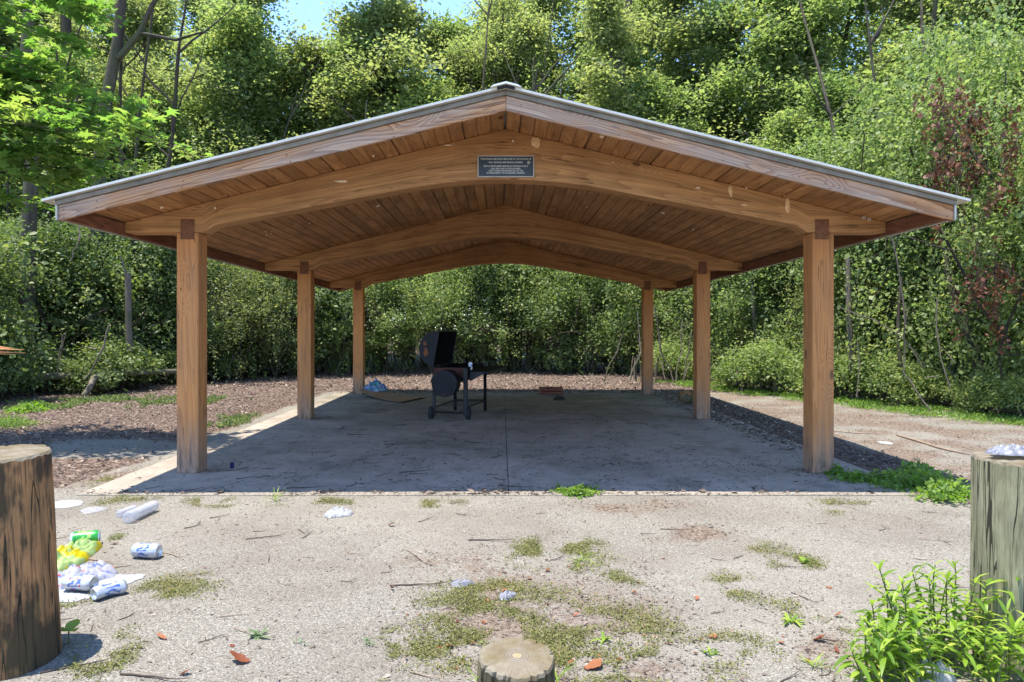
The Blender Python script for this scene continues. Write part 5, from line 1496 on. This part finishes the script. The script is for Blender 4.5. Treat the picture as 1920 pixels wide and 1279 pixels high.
vine([(205,610,14.6),(195,650,14.5),(172,690,14.5),(158,712,14.4)], .020, 'arched pale stem rising behind the fallen logs', side=[[(195,650,14.5),(180,655,14.6),(158,650,14.6)]])
vine([(118,628,14.6),(112,660,14.6),(108,700,14.6)], .016, 'forked upright stem behind the pale fallen log', side=[[(124,622,14.5),(116,655,14.5),(112,672,14.5)]])
GV = 'tangled bare vines at the foot of the thicket by the back right post'
vr = random.Random(55)
for i in range(14):
    px = vr.uniform(1150, 1345); Y = vr.uniform(17.2, 18.2); w = vr.uniform(-50, 50)
    if i < 8: L = [(px, vr.uniform(570, 640), Y), (px+w*.3, 660, Y-.1), (px+w*.8, 690, Y-.2), (px+w, 716, Y-.3)]
    else: L = [(px, 716, Y), (px+w*.3, vr.uniform(668, 690), Y-.1), (px+w, vr.uniform(664, 690), Y-.2), (px+w*1.6, 712, Y-.3)]
    vine(L, vr.uniform(.008, .018), 'bare pale vine tangled low beside the back right post', group=GV)
# dead brown leaf clusters caught in the right thicket
DG = 'dead reddish brown leaf bunches hanging in the right thicket'
dm = []
for sd_ in range(3):
    rng = np.random.default_rng(300+sd_); nb_ = 10; C = []
    c0 = rng.normal(size=(nb_, 3))*np.array([.30, .22, .36])
    idx = rng.integers(0, nb_, 200)
    C = c0[idx] + rng.normal(size=(200, 3))*np.array([.05, .05, .10])
    tw = MB()
    for c_ in c0: tw.tube([(0, 0, .30), tuple(c_*.5+np.array([0, 0, .25])), tuple(c_)], [.008, .006, .003], 4, cap=False)
    tm = bpy.data.meshes.new('twigs'); tm.from_pydata([tuple(v_) for v_ in tw.v], [], tw.f); tm.materials.append(M['bark'])
    dm.append((leaf_mesh('dead_leaves', C, rng.uniform(0, 1, nb_)[idx], M['leaf_dead'], .075, rng, 'oval', .2, .9), tm))
for i, (px, py, Y) in enumerate([(1768,215,11.6),(1745,205,11.8),(1765,290,11.4),(1788,265,11.3),(1812,250,11.2),(1822,310,11.1),(1755,345,11.5),(1880,300,10.6),(1805,485,11.0),(1835,545,10.9),(1820,560,10.9),(1790,330,11.3)]):
    r = empty('dead_leaf_bunch', (at(px, Y), Y-.35, zof(py, Y)), rz=vr.uniform(0, 6.28), local=True)
    obj_from('dead_leaves', dm[i % 3][0], r); obj_from('twigs', dm[i % 3][1], r)
    s_ = vr.uniform(.7, 1.3); r.scale = (s_, s_, s_)
    tag(r, 'bunch of dead reddish brown leaves hanging in the thicket at the right', 'dead leaves', DG)

# ------------------------------------------------------------------ weeds in the foreground
def leaf_me(name, L, w, curl, mat, seg=4, fold=.12):
    vs = []; fs = []
    for i in range(seg+1):
        t = i/seg; ww = w*math.sin(math.pi*min(1, t*.92+.08))**.8*(1 if t < 1 else 0)
        z = -curl*t*t*L; y = L*t*(1-curl*.25*t)
        vs += [(-ww/2, y, z+fold*ww), (0, y, z), (ww/2, y, z+fold*ww)]
    for i in range(seg):
        a = i*3; fs += [(a, a+1, a+4, a+3), (a+1, a+2, a+5, a+4)]
    me = bpy.data.meshes.new(name); me.from_pydata(vs, [], fs); me.materials.append(mat)
    me.polygons.foreach_set('use_smooth', [True]*len(me.polygons))
    a = me.attributes.new('tint', 'FLOAT', 'POINT'); a.data.foreach_set('value', [.5]*len(vs))
    return me
M['weed_leaf'] = leaf_mat('lance_weed_leaf', [(0.15,(0.07,0.14,0.02)),(0.5,(0.19,0.30,0.035)),(0.8,(0.34,0.42,0.07)),(0.86,(0.42,0.38,0.08))], [(0.05,(0.26,0.46,0.03)),(0.5,(0.38,0.60,0.04)),(1.0,(0.55,0.72,0.07))], 0.42, .38, (0.0, 0.3, 0.7))
lance = [leaf_me('leaf', .100, .020, c_, M['weed_leaf']) for c_ in (.15, .4, .7)]
stem_m = simple('weed_stem', (0.09,0.10,0.035), .6, .3)
wr = random.Random(91)
WG = 'tall lance leaved weed stems crowding at the foot of the right log post'
def weed(X0, Y0, H, lean, nl, label, group=None, sc=1.0, leafset=lance, name='lance_leaf_weed'):
    r = empty(name, (X0, Y0, gzf(X0, Y0)), local=True)
    pts = wander((0, 0, -.01), (lean[0], lean[1], 1), H, 7, wr, .08, .02)
    b = MB(); b.tube(pts, [.005*(1-.6*i/7) for i in range(8)], 5, cap=False)
    b.build('stem', stem_m, r, smooth=True)
    for k in range(nl):
        t = (.12+.88*(k/(nl-1))**.8)*7; i = min(int(t), 6); p = pts[i].lerp(pts[i+1], t-i)
        a = k*2.4+wr.uniform(-.5, .5); el = wr.uniform(.05, .75) + (.5 if k > nl-5 else 0)
        o = obj_from('leaf', wr.choice(leafset), r, p, (el, 0, a))
        s_ = sc*wr.uniform(.45, 1.2)*(.75 if k > nl-4 else 1); o.scale = (s_, s_, s_)
    return tag(r, label, 'weed', group)
spots = [(1655,1255,.30),(1690,1240,.40),(1700,1230,.44),(1735,1225,.36),(1765,1210,.46),(1775,1235,.40),(1800,1215,.52),(1640,1270,.26),(1720,1265,.34),(1790,1262,.36),(1830,1240,.40),(1855,1262,.36),(1885,1245,.34),(1915,1268,.32),(1680,1275,.26),(1830,1285,.30),(1750,1290,.30),(1870,1300,.30),(1935,1300,.3),(1620,1285,.18),(1665,1225,.24),(1810,1190,.30),(1850,1215,.32),(1720,1215,.32),(1745,1200,.34),(1780,1195,.38),(1700,1262,.30),(1655,1285,.22),(1705,1288,.26),(1860,1285,.28),(1895,1275,.30),(1760,1250,.30),(1685,1210,.26),(1640,1245,.22),(1725,1285,.2),(1670,1240,.30),(1710,1248,.36),(1740,1240,.40),(1762,1232,.42),(1790,1240,.42),(1815,1255,.36),(1650,1270,.2),(1685,1290,.22),(1775,1280,.3),(1805,1275,.34),(1745,1215,.42),(1780,1215,.48)]
for px, py, H in spots[:40]:
    X0, Y0 = P(px, py)
    if math.hypot(X0-2.20, Y0-3.02) < .24: X0 -= .12; Y0 -= .16
    weed(X0, Y0, H*.9, (wr.uniform(-.35, .2), wr.uniform(-.3, .25)), 24, 'bright green lance leaved weed stem at the foot of the right log post', WG, sc=1.0)
# rosettes and tufts standing out on the gravel
def tuft(px, py, nl, sc, label, cat='weed', set_=None, el=(.2, .9), name='weed_tuft', group=None):
    X0, Y0 = P(px, py); r = empty(name, (X0, Y0, gzf(X0, Y0)), local=True)
    for k in range(nl):
        o = obj_from('leaf', wr.choice(set_ or lance), r, (wr.gauss(0, .012), wr.gauss(0, .012), .004), (wr.uniform(*el), 0, k*2.4+wr.uniform(-.3, .3)))
        s_ = sc*wr.uniform(.6, 1.1); o.scale = (s_, s_, s_)
    return tag(r, label, cat, group)
M['weed_leaf2'] = leaf_mat('grey_green_weed_leaf', [(0.05,(0.09,0.14,0.06)),(0.5,(0.14,0.20,0.09)),(1.0,(0.2,0.27,0.12))], [(0.05,(0.1,0.2,0.04)),(1.0,(0.3,0.42,0.1))], 0.3, .5, (0.0, 0.3, 0.7))
lance2 = [leaf_me('leaf', .09, .018, c_, M['weed_leaf2']) for c_ in (.1, .3)]
broad = [leaf_me('leaf', .075, .055, c_, M['weed_leaf'], fold=.1) for c_ in (.15, .3)]
blade = [leaf_me('leaf', .15, .008, c_, M['weed_leaf'], fold=.1) for c_ in (.1, .4, .8)]
tuft(481, 1187, 16, .8, 'grey green rosette of narrow leaves alone on the gravel', set_=lance2, el=(.1, .5))
tuft(1485, 1158, 18, .75, 'bright green rosette on the gravel left of the weed thicket', set_=lance)
tuft(1135, 1192, 12, .7, 'small bright green rosette right of the stump', set_=lance)
tuft(1090, 1045, 14, .9, 'grassy green tuft in the moss patch', set_=blade, el=(.1, .8))
tuft(1508, 1050, 9, .7, 'small yellowish broad leaved weed right of centre on the gravel', set_=broad)
tuft(1530, 1240, 12, .8, 'thin grass tuft near the bottom right', set_=blade)
tuft(518, 938, 7, 1.0, 'grass tuft on the gravel by the front edge of the slab at left', set_=blade, el=(.5, 1.4))
tuft(1045, 1275, 10, 1.0, 'grass blades growing at the right foot of the stump', set_=blade, el=(.5, 1.4))
tuft(905, 1279, 9, 1.0, 'grass blades growing at the left foot of the stump', set_=blade, el=(.5, 1.4))
tuft(690, 1200, 8, .5, 'tiny olive weed left of the stump', set_=lance2)
tuft(565, 1197, 6, .45, 'tiny green weed beside the grey green rosette', set_=lance2)
tuft(1330, 1215, 9, .6, 'small weed between the stump and the lance leaved weeds', set_=lance)
# three-leaved sprout by the left post
X0, Y0 = P(128, 1200); r = empty('sprout', (X0, Y0, gzf(X0, Y0)), local=True)
big = leaf_me('leaf', .085, .058, .1, M['weed_leaf'], fold=.06)
b = MB(); b.tube([(0, 0, 0), (.004, -.004, .06)], .003, 5); b.build('stem', stem_m, r)
for a in (0.1, 2.1, 4.0): obj_from('leaf', big, r, (.004, -.004, .06), (.35, 0, a))
tag(r, 'sprout with three round leaves at the foot of the left log post', 'sprout')
# leafy weed patch at the front right corner of the slab
def patch_mesh(name, pts, n, size, mat, kind, hmax, rng):
    pts = np.array(pts); idx = rng.integers(0, len(pts), n)
    C = pts[idx, :3] + rng.normal(size=(n, 3))*pts[idx, 3:4]*np.array([1, .8, 0])
    C[:, 2] = gz(C[:, 0], C[:, 1]) + rng.random(n)**1.2*hmax*np.exp(-((C[:, 0]-pts[idx, 0])**2+(C[:, 1]-pts[idx, 1])**2)/(2*(pts[idx, 3]*1.1)**2)) + .008
    C[:, 2] = np.maximum(C[:, 2], .01)
    return C, rng.random(len(pts))[idx]
rng = np.random.default_rng(61)
def weed_patch(name, plist, n, size, mat, kind, h, label):
    pts = []
    for px, py, s_ in plist:
        X0, Y0 = P(px, py); pts.append((X0, Y0, 0, s_))
    C, t = patch_mesh(name, pts, n, size, mat, kind, h, rng)
    c0 = C.mean(0)*np.array([1, 1, 0])
    me = leaf_mesh('foliage', C-c0, t, M[mat], size, rng, kind, .8, -.1)
    r = empty(name, tuple(c0), local=True); obj_from('foliage', me, r)
    b = MB()
    for X0, Y0, _, s_ in pts:
        for q in range(5): b.tube(wander((X0-c0[0]+wr.gauss(0, s_*.5), Y0-c0[1]+wr.gauss(0, s_*.4), gzf(X0, Y0)), (wr.uniform(-.7,.7), wr.uniform(-.7,.7), 1), h*1.1, 4, wr, .1), .0025, 3, cap=False)
    tag(b.build('stems', stem_m, r, recenter=False), kind='stuff')
    return tag(r, label, 'weeds')
weed_patch('creeping_weed', [(1570,890,.05),(1600,900,.08),(1640,902,.09),(1665,905,.08),(1690,915,.10),(1720,905,.12),(1745,915,.12),(1770,920,.11),(1720,888,.09),(1790,930,.09),(1760,935,.08)], 3400, .042, 'leaf_bright', 'oval', .16, 'spreading bright green weed patch beside the front right post')
weed_patch('creeping_weed', [(1065,922,.05),(1085,920,.06),(1100,922,.05),(1085,928,.05)], 1300, .032, 'leaf_bright', 'kite', .09, 'green weed clump growing at the front edge of the slab right of centre')
weed_patch('creeping_weed', [(8,800,.2),(20,795,.16),(-20,798,.25)], 1600, .045, 'grass', 'narrow', .18, 'green tuft of weeds at the left edge of the leaf litter')
weed_patch('creeping_weed', [(62,765,.2),(50,770,.14)], 900, .05, 'leaf_bright', 'oval', .14, 'small bright weed clump left in the shaded leaf litter')
weed_patch('creeping_weed', [(820,1088,.05)], 10, .02, 'moss', 'kite', .01, 'few olive leaves beside the twisted scrap') if False else None

# ------------------------------------------------------------------ loose ground cover (stuff)
def sample_where(maskf, n, x0, x1, y0, y1, rng, power=0.0):
    out = []
    tot = 0
    while tot < n:
        k = n*3
        y = y0+(y1-y0)*rng.random(k)**(1.0+power); x = x0+(x1-x0)*rng.random(k)
        p = maskf(x, y); keep = rng.random(k) < p
        out.append(np.stack([x[keep], y[keep]], -1)); tot += keep.sum()
        if len(out) > 20: break
    return np.concatenate(out)[:n]
def outside_slab(x, y):
    return ~((x > SLAB[0]-.01) & (x < SLAB[1]+.01) & (y > SLAB[2]-.01) & (y < SLAB[3]+.01))
def in_view(x, y): return (x > -.72*y-.6) & (x < .74*y+.6)
def stuff(name, xy, z_off, mat, size, kind, label, cat, tint=None, up=2.5, droop=0.0, hjit=0.01, zfun=gz, lift=0.0):
    C = np.stack([xy[:, 0], xy[:, 1], zfun(xy[:, 0], xy[:, 1]) + z_off + rng.random(len(xy))*hjit], -1)
    t = rng.random(len(xy)) if tint is None else tint
    me = leaf_mesh(name, C, t, M[mat], size, rng, kind, up, droop)
    o = obj_from(name, me); tag(o, label, cat, kind='stuff'); return o
# weeds and moss
gm = lambda x, y: masks(x, y)[1]*outside_slab(x, y)*in_view(x, y)*(y < 7)
xy = sample_where(gm, 42000, -4.5, 4.5, 2.0, 7.0, rng, .35)
stuff('low_ground_weeds', xy, .001, 'moss', .011, 'kite', 'low olive green weeds and moss spreading on the gravel', 'ground cover', up=.9, hjit=.014, tint=vnoise(xy[:,0]*5, xy[:,1]*5, 44, 3))
gf = lambda x, y: masks(x, y)[1]*outside_slab(x, y)*in_view(x, y)*(x > 3)*(y >= 7)
xy = sample_where(gf, 26000, 3.2, 12, 7.0, 19.0, rng)
stuff('grass_strip', xy, .0, 'grass', .05, 'narrow', 'bright green grass and weeds along the foot of the right thicket', 'grass', up=.5, droop=-1.2, hjit=.05)
gf2 = lambda x, y: (masks(x, y)[1] > .25)*outside_slab(x, y)*in_view(x, y)*(x < 0)*(y >= 7)
xy = sample_where(gf2, 8000, -12, -3.4, 7.0, 16.0, rng)
stuff('grass_patch', xy, .0, 'leaf_dark', .055, 'narrow', 'dull green grass patch in the shaded leaf litter on the left', 'grass', up=.5, droop=-1.0, hjit=.05)
# leaf litter
lf = lambda x, y: (masks(x, y)[0]*.95 + .05*(masks(x, y)[2]))*outside_slab(x, y)*in_view(x, y)
xy = sample_where(lf, 34000, -13, 10, 5.0, 15.5, rng)
stuff('leaf_litter', xy, .004, 'litter', .033, 'oval', 'brown leaf litter covering the ground either side of the slab', 'leaf litter', up=1.9, hjit=.02)
xy = sample_where(lf, 30000, -13, 12, 15.63, 22.5, rng)
stuff('leaf_litter', xy, .004, 'litter', .055, 'oval', 'sunlit leaf litter carpet behind the slab', 'leaf litter', up=1.9, hjit=.03)
df = lambda x, y: np.maximum(masks(x, y)[2], .05)*outside_slab(x, y)*in_view(x, y)*(1-masks(x, y)[0])
xy = sample_where(df, 26000, -4, 8, 2.0, 13.0, rng, .8)
stuff('bark_crumbs', xy, .002, 'litter', .022, 'narrow', 'crumbs of bark and dry leaf scattered over gravel and soil', 'bark crumbs', up=2.2, hjit=.006)
# crumbs and dark bits on the slab
zf0 = lambda x, y: np.zeros_like(x)
sl = lambda x, y: (.15 + .85*sstep(.5, .72, vnoise(x*.9, y*.9, 51, 3))) * (.4+.6*(y < 7.5)) 
xy = sample_where(sl, 3000, SLAB[0]+.05, SLAB[1]-.05, SLAB[2]+.02, SLAB[3]-.05, rng, .5)
M['dark_crumb'] = leaf_mat('dark_leaf_crumb', [(0.05,(0.03,0.024,0.02)),(0.6,(0.065,0.052,0.04)),(1.0,(0.18,0.12,0.08))], [(0.0,(0.02,0.02,0.01)),(1.0,(0.05,0.04,0.02))], 0.05, .8, (.8,.2,0), .1)
stuff('slab_crumbs', xy, .003, 'dark_crumb', .034, 'narrow', 'dark leaf crumbs and seed husks scattered over the concrete', 'debris', up=3.0, hjit=.004, zfun=zf0)
bk = lambda x, y: sstep(1.0, 0.2, np.abs(y-15.5)/.7) + sstep(.9, .3, np.abs(x-3.4)/.5)*(y > 8) + .5*sstep(.6, .1, np.abs(y-5.95)/.16)
xy = sample_where(bk, 2600, SLAB[0]+.05, SLAB[1]-.02, SLAB[2]+.01, SLAB[3]-.02, rng)
stuff('slab_edge_litter', xy, .003, 'litter', .05, 'oval', 'brown leaves blown along the edges of the slab', 'leaf litter', up=2.4, hjit=.012, zfun=zf0)
# gravel chips
def chips(n, x0, x1, y0, y1, s0, s1, label, power=0.0, name='gravel_chips'):
    f_ = lambda x, y: (1-.75*masks(x, y)[0])*outside_slab(x, y)*in_view(x, y)
    xy = sample_where(f_, n, x0, x1, y0, y1, rng, power); n = len(xy)
    base = np.array([(1,0,0),(0,1,0),(-1,0,0),(0,-1,0),(0,0,.75),(0,0,-.6)], dtype=float)
    tri = np.array([(0,1,4),(1,2,4),(2,3,4),(3,0,4),(1,0,5),(2,1,5),(3,2,5),(0,3,5)])
    S = rng.uniform(s0, s1, n)*rng.choice((.6, 1, 1, 1.5), n)
    a = rng.uniform(0, 6.28, n); an = rng.uniform(.5, 1.0, (n, 6, 3))
    v = base[None]*an*S[:, None, None]*np.array([1, .75, .6])
    c, s_ = np.cos(a)[:, None], np.sin(a)[:, None]
    V = np.stack([v[..., 0]*c-v[..., 1]*s_, v[..., 0]*s_+v[..., 1]*c, v[..., 2]], -1)
    V += np.stack([xy[:, 0], xy[:, 1], gz(xy[:, 0], xy[:, 1])+S*.15], -1)[:, None, :]
    Fc = (tri[None]+(np.arange(n)*6)[:, None, None]).reshape(-1, 3)
    me = np_mesh(name, V.reshape(-1, 3), Fc, [M['pebble']])
    o = obj_from(name, me); tag(o, label, 'gravel', kind='stuff')
chips(30000, -2.6, 2.8, 2.1, 3.9, .0022, .0048, 'pale shell gravel chips covering the foreground', .3)
chips(900, -3.4, 3.8, 2.1, 5.8, .006, .011, 'larger pale stones and shell bits mixed into the gravel', name='gravel_stones')
chips(15000, -4.2, 4.5, 3.9, 7.5, .003, .0062, 'pale gravel chips nearer the slab')

def spill():
    n = 7000
    x = rng.uniform(SLAB[0], SLAB[1], n*3); y = SLAB[2] + np.abs(rng.normal(size=n*3))*.09
    keep = rng.random(n*3) < .15 + .85*sstep(.42, .6, vnoise(x*1.4, y*1.4, 81, 3) + .12*(x < .5)); x, y = x[keep][:n], y[keep][:n]; n = len(x)
    base = np.array([(1,0,0),(0,1,0),(-1,0,0),(0,-1,0),(0,0,.75)], dtype=float); tri = np.array([(0,1,4),(1,2,4),(2,3,4),(3,0,4)])
    S = rng.uniform(.003, .0065, n); v = base[None]*rng.uniform(.5, 1, (n, 5, 3))*S[:, None, None] + np.stack([x, y, np.full(n, .001)], -1)[:, None, :]
    me = np_mesh('spilled_gravel', v.reshape(-1, 3), (tri[None]+(np.arange(n)*5)[:, None, None]).reshape(-1, 3), [M['pebble']])
    tag(obj_from('spilled_gravel', me), 'gravel and grit washed over the front edge of the slab', 'gravel', kind='stuff')
spill()

# ------------------------------------------------------------------ twigs and single leaves
tr_ = random.Random(17)
def twig_me(L, r, seed, fork):
    q = random.Random(seed); b = MB()
    pts = wander((-L/2, 0, r), (1, 0, 0), L, 6, q, .16); pts = [Vector((p.x, p.y, r+abs(p.z-r)*.25)) for p in pts]
    b.tube(pts, [r, r*.95, r*.9, r*.8, r*.7, r*.55, r*.3], 5)
    if fork:
        p = pts[3]; e_ = wander(p, (.7, q.choice((-.8, .8)), .1), L*.3, 3, q, .15); b.tube(e_, [r*.6, r*.5, r*.4, r*.2], 4)
    me = bpy.data.meshes.new('twig'); me.from_pydata([tuple(v_) for v_ in b.v], [], b.f)
    me.polygons.foreach_set('use_smooth', [True]*len(me.polygons)); return me
TW = {}
for mt in ('twig', 'twig_pale'):
    TW[mt] = []
    for k in range(7):
        me = twig_me((.10, .14, .2, .26, .34, .18, .12)[k], (.0026, .003, .0036, .004, .005, .003, .0028)[k], 400+k, k % 2)
        me.materials.append(M[mt]); TW[mt].append(me)
GT1 = 'thin dark twigs scattered over the shaded slab'; GT2 = 'thin dry twigs scattered over the gravel'
for k in range(72):
    y = SLAB[2]+.1+(6.5)*tr_.random()**1.7; x = tr_.uniform(-3.0, 3.2)
    if tr_.random() < .45: x = tr_.uniform(-2.8, .2)
    o = obj_from('twig', TW['twig'][tr_.randrange(7)], None, (x, y, .001), (0, 0, tr_.gauss(.3, .6)))
    tag(o, 'thin dark twig lying on the shaded concrete slab', 'twig', GT1)
for k in range(110):
    y = 2.3+3.4*tr_.random()**1.2; x = tr_.uniform(-.7*y, .72*y)
    if math.hypot(x-.055, y-2.7) < .2 or math.hypot(x+2.085, y-3) < .3 or math.hypot(x-2.2, y-3.02) < .3: continue
    o = obj_from('twig', TW[tr_.choice(('twig', 'twig_pale', 'twig'))][tr_.randrange(7)], None, (x, y, gzf(x, y)+.001), (0, 0, tr_.gauss(0, .8)))
    s_ = tr_.uniform(.5, 1.0); o.scale = (s_, s_, s_)
    tag(o, 'thin dry twig lying on the gravel in front of the shelter', 'twig', GT2)
def long_stick(L, r, label):
    pts = [(*P(a, c), 0) for a, c in L]; pts = [(x, y, (0 if not outside_slab(np.float64(x), np.float64(y)) else gzf(x, y))+r) for x, y, _ in pts]
    b = MB(); b.tube(pts, [r]*(len(pts)-1)+[r*.5], 6); tag(b.build('stick', M['twig_pale'], None, smooth=True), label, 'stick')
long_stick([(1682,814),(1720,825),(1760,838),(1818,850)], .014, 'long pale stick on the soil behind the right log post')
long_stick([(1560,806),(1600,810),(1650,812)], .008, 'short stick lying just right of the front right post')
long_stick([(415,750),(460,744),(520,741)], .014, 'long stick on the leaf litter left of the middle left post')
long_stick([(100,742),(108,756),(114,766)], .016, 'pale stick standing out of the left leaf litter')
long_stick([(1262,831),(1290,834),(1325,838)], .007, 'crooked dark twig on the slab in front of the middle right post')
# single dry leaves one can pick out
curl = []
for k in range(4):
    q = random.Random(500+k); me = leaf_me('dry_leaf', .07, (.055, .040, .050, .026)[k], (-.35, .3, -.5, -.2)[k], M['litter_orange'], 8, (.12, -.1, .15, .12)[k])
    for v_ in me.vertices:
        v_.co.x *= q.uniform(.6, 1.25); v_.co.z += q.uniform(-.003, .003); v_.co.y += q.uniform(-.003, .003)
    curl.append(me)
def dry(px, py, sc, label, group=None, k=None):
    X0, Y0 = P(px, py)
    o = obj_from('dry_leaf', curl[tr_.randrange(4) if k is None else k], None, (X0, Y0, gzf(X0, Y0)+.006), (tr_.uniform(-.2, .2), tr_.uniform(-.3, .3), tr_.uniform(0, 6.28))); o.scale = (sc, sc, sc)
    tag(o, label, 'dry leaf', group)
dry(1098, 1248, 1.25, 'large pale orange dry leaf just right of the stump', k=0)
dry(466, 1235, 1.1, 'curled red brown leaf on the gravel left of centre at the bottom', k=2)
dry(310, 1192, .9, 'narrow orange leaf on the gravel near the left log post', k=3)
dry(728, 980, .7, 'small orange leaf on the gravel in front of the slab', k=0)
dry(1525, 1192, .8, 'curled orange brown leaf near the bottom right grass tuft', k=2)
GL = 'small orange brown dry leaves scattered over the foreground'
for k in range(55):
    if k < 35: px, py = tr_.gauss(1060, 190), tr_.uniform(1060, 1275)
    else: px, py = tr_.uniform(120, 1650), tr_.uniform(940, 1275)
    if (px-965)**2/80**2 + (py-1230)**2/60**2 < 1 or px > 1640 or px < 110: continue
    dry(px, py, tr_.uniform(.25, .62), 'small orange brown dry leaf on the foreground gravel', GL)
# ------------------------------------------------------------------ labels of the repeated plants, told apart by landmarks of the photograph
ORD = ['first', 'second', 'third', 'fourth', 'fifth', 'sixth', 'seventh', 'eighth', 'ninth', 'tenth', 'eleventh', 'twelfth']
def relabel(group, marks, fmt, depth_split=None):
    obs = [o for o in scene.objects if o.parent is None and o.get('group') == group]
    cells = {}
    for o in obs:
        px = VX + F*o.location.x/o.location.y
        m = [nm for x, nm in marks if x <= px]
        nm = m[-1] if m else marks[0][1]
        d = ''
        if depth_split: d = 'near ' if o.location.y < depth_split else 'distant '
        cells.setdefault((nm, d), []).append((px, o))
    for (nm, d), L in cells.items():
        L.sort(key=lambda t: t[0])
        for i, (_, o) in enumerate(L):
            kind = o.children[-1].data.materials[0].name.split('_foliage')[0].replace('_', ' ').replace(' understory', '')
            kind = {'tree': 'green', 'vine': 'bright', 'olive': 'olive green', 'dark': 'dark'}.get(kind, kind)
            o['label'] = fmt.format(ord=ORD[min(i, 11)], kind=kind, near=d, mark=nm)
POSTS = [(-999, 'the left edge of the photo'), (351, 'the front left post'), (573, 'the middle left post'), (673, 'the back left post'), (840, 'the grill'), (950, 'the joint in the slab'), (1213, 'the back right post'), (1318, 'the middle right post'), (1546, 'the front right post'), (1700, 'the long curving vine')]
relabel(G1, POSTS, '{ord} {kind} thicket right of {mark}, behind the shelter')
relabel(G2, POSTS, '{ord} {kind} vine draped thicket right of {mark}')
relabel(G3, POSTS, '{ord} {kind} leafy shrub right of {mark}, left wood')
ROOF = [(-999, 'the left edge of the photo'), (172, 'the forked trunk at left'), (350, 'the sky patch edge'), (640, 'the middle of the blue sky patch'), (952, 'the roof ridge'), (1165, 'the thick vine wrapped trunk'), (1546, 'the front right post'), (1800, 'the right corner of the roof')]
relabel('trees of the wood left of the shelter', ROOF, '{ord} {near}{kind} tree right of {mark}', 24.5)
relabel('shorter trees under the blue sky patch', ROOF, '{ord} {near}shorter {kind} tree right of {mark}', 28)
relabel('tall trees behind the right half of the roof', ROOF, '{ord} {near}{kind} tree right of {mark}', 28)
relabel('tall trees behind the right thickets', ROOF, '{ord} {near}{kind} woodland tree right of {mark}', 25)

relabel('knee high plants at the foot of the left wood', POSTS, '{ord} knee high leafy plant right of {mark}')
relabel('knee high plants at the foot of the right thicket', POSTS, '{ord} knee high leafy plant right of {mark}')
relabel(TG, ROOF, '{ord} {near}slim dark trunk right of {mark}', 21)
relabel(DG, [(-999, 'the front right post'), (1800, 'the roof corner')], '{ord} bunch of dead reddish leaves right of {mark}')
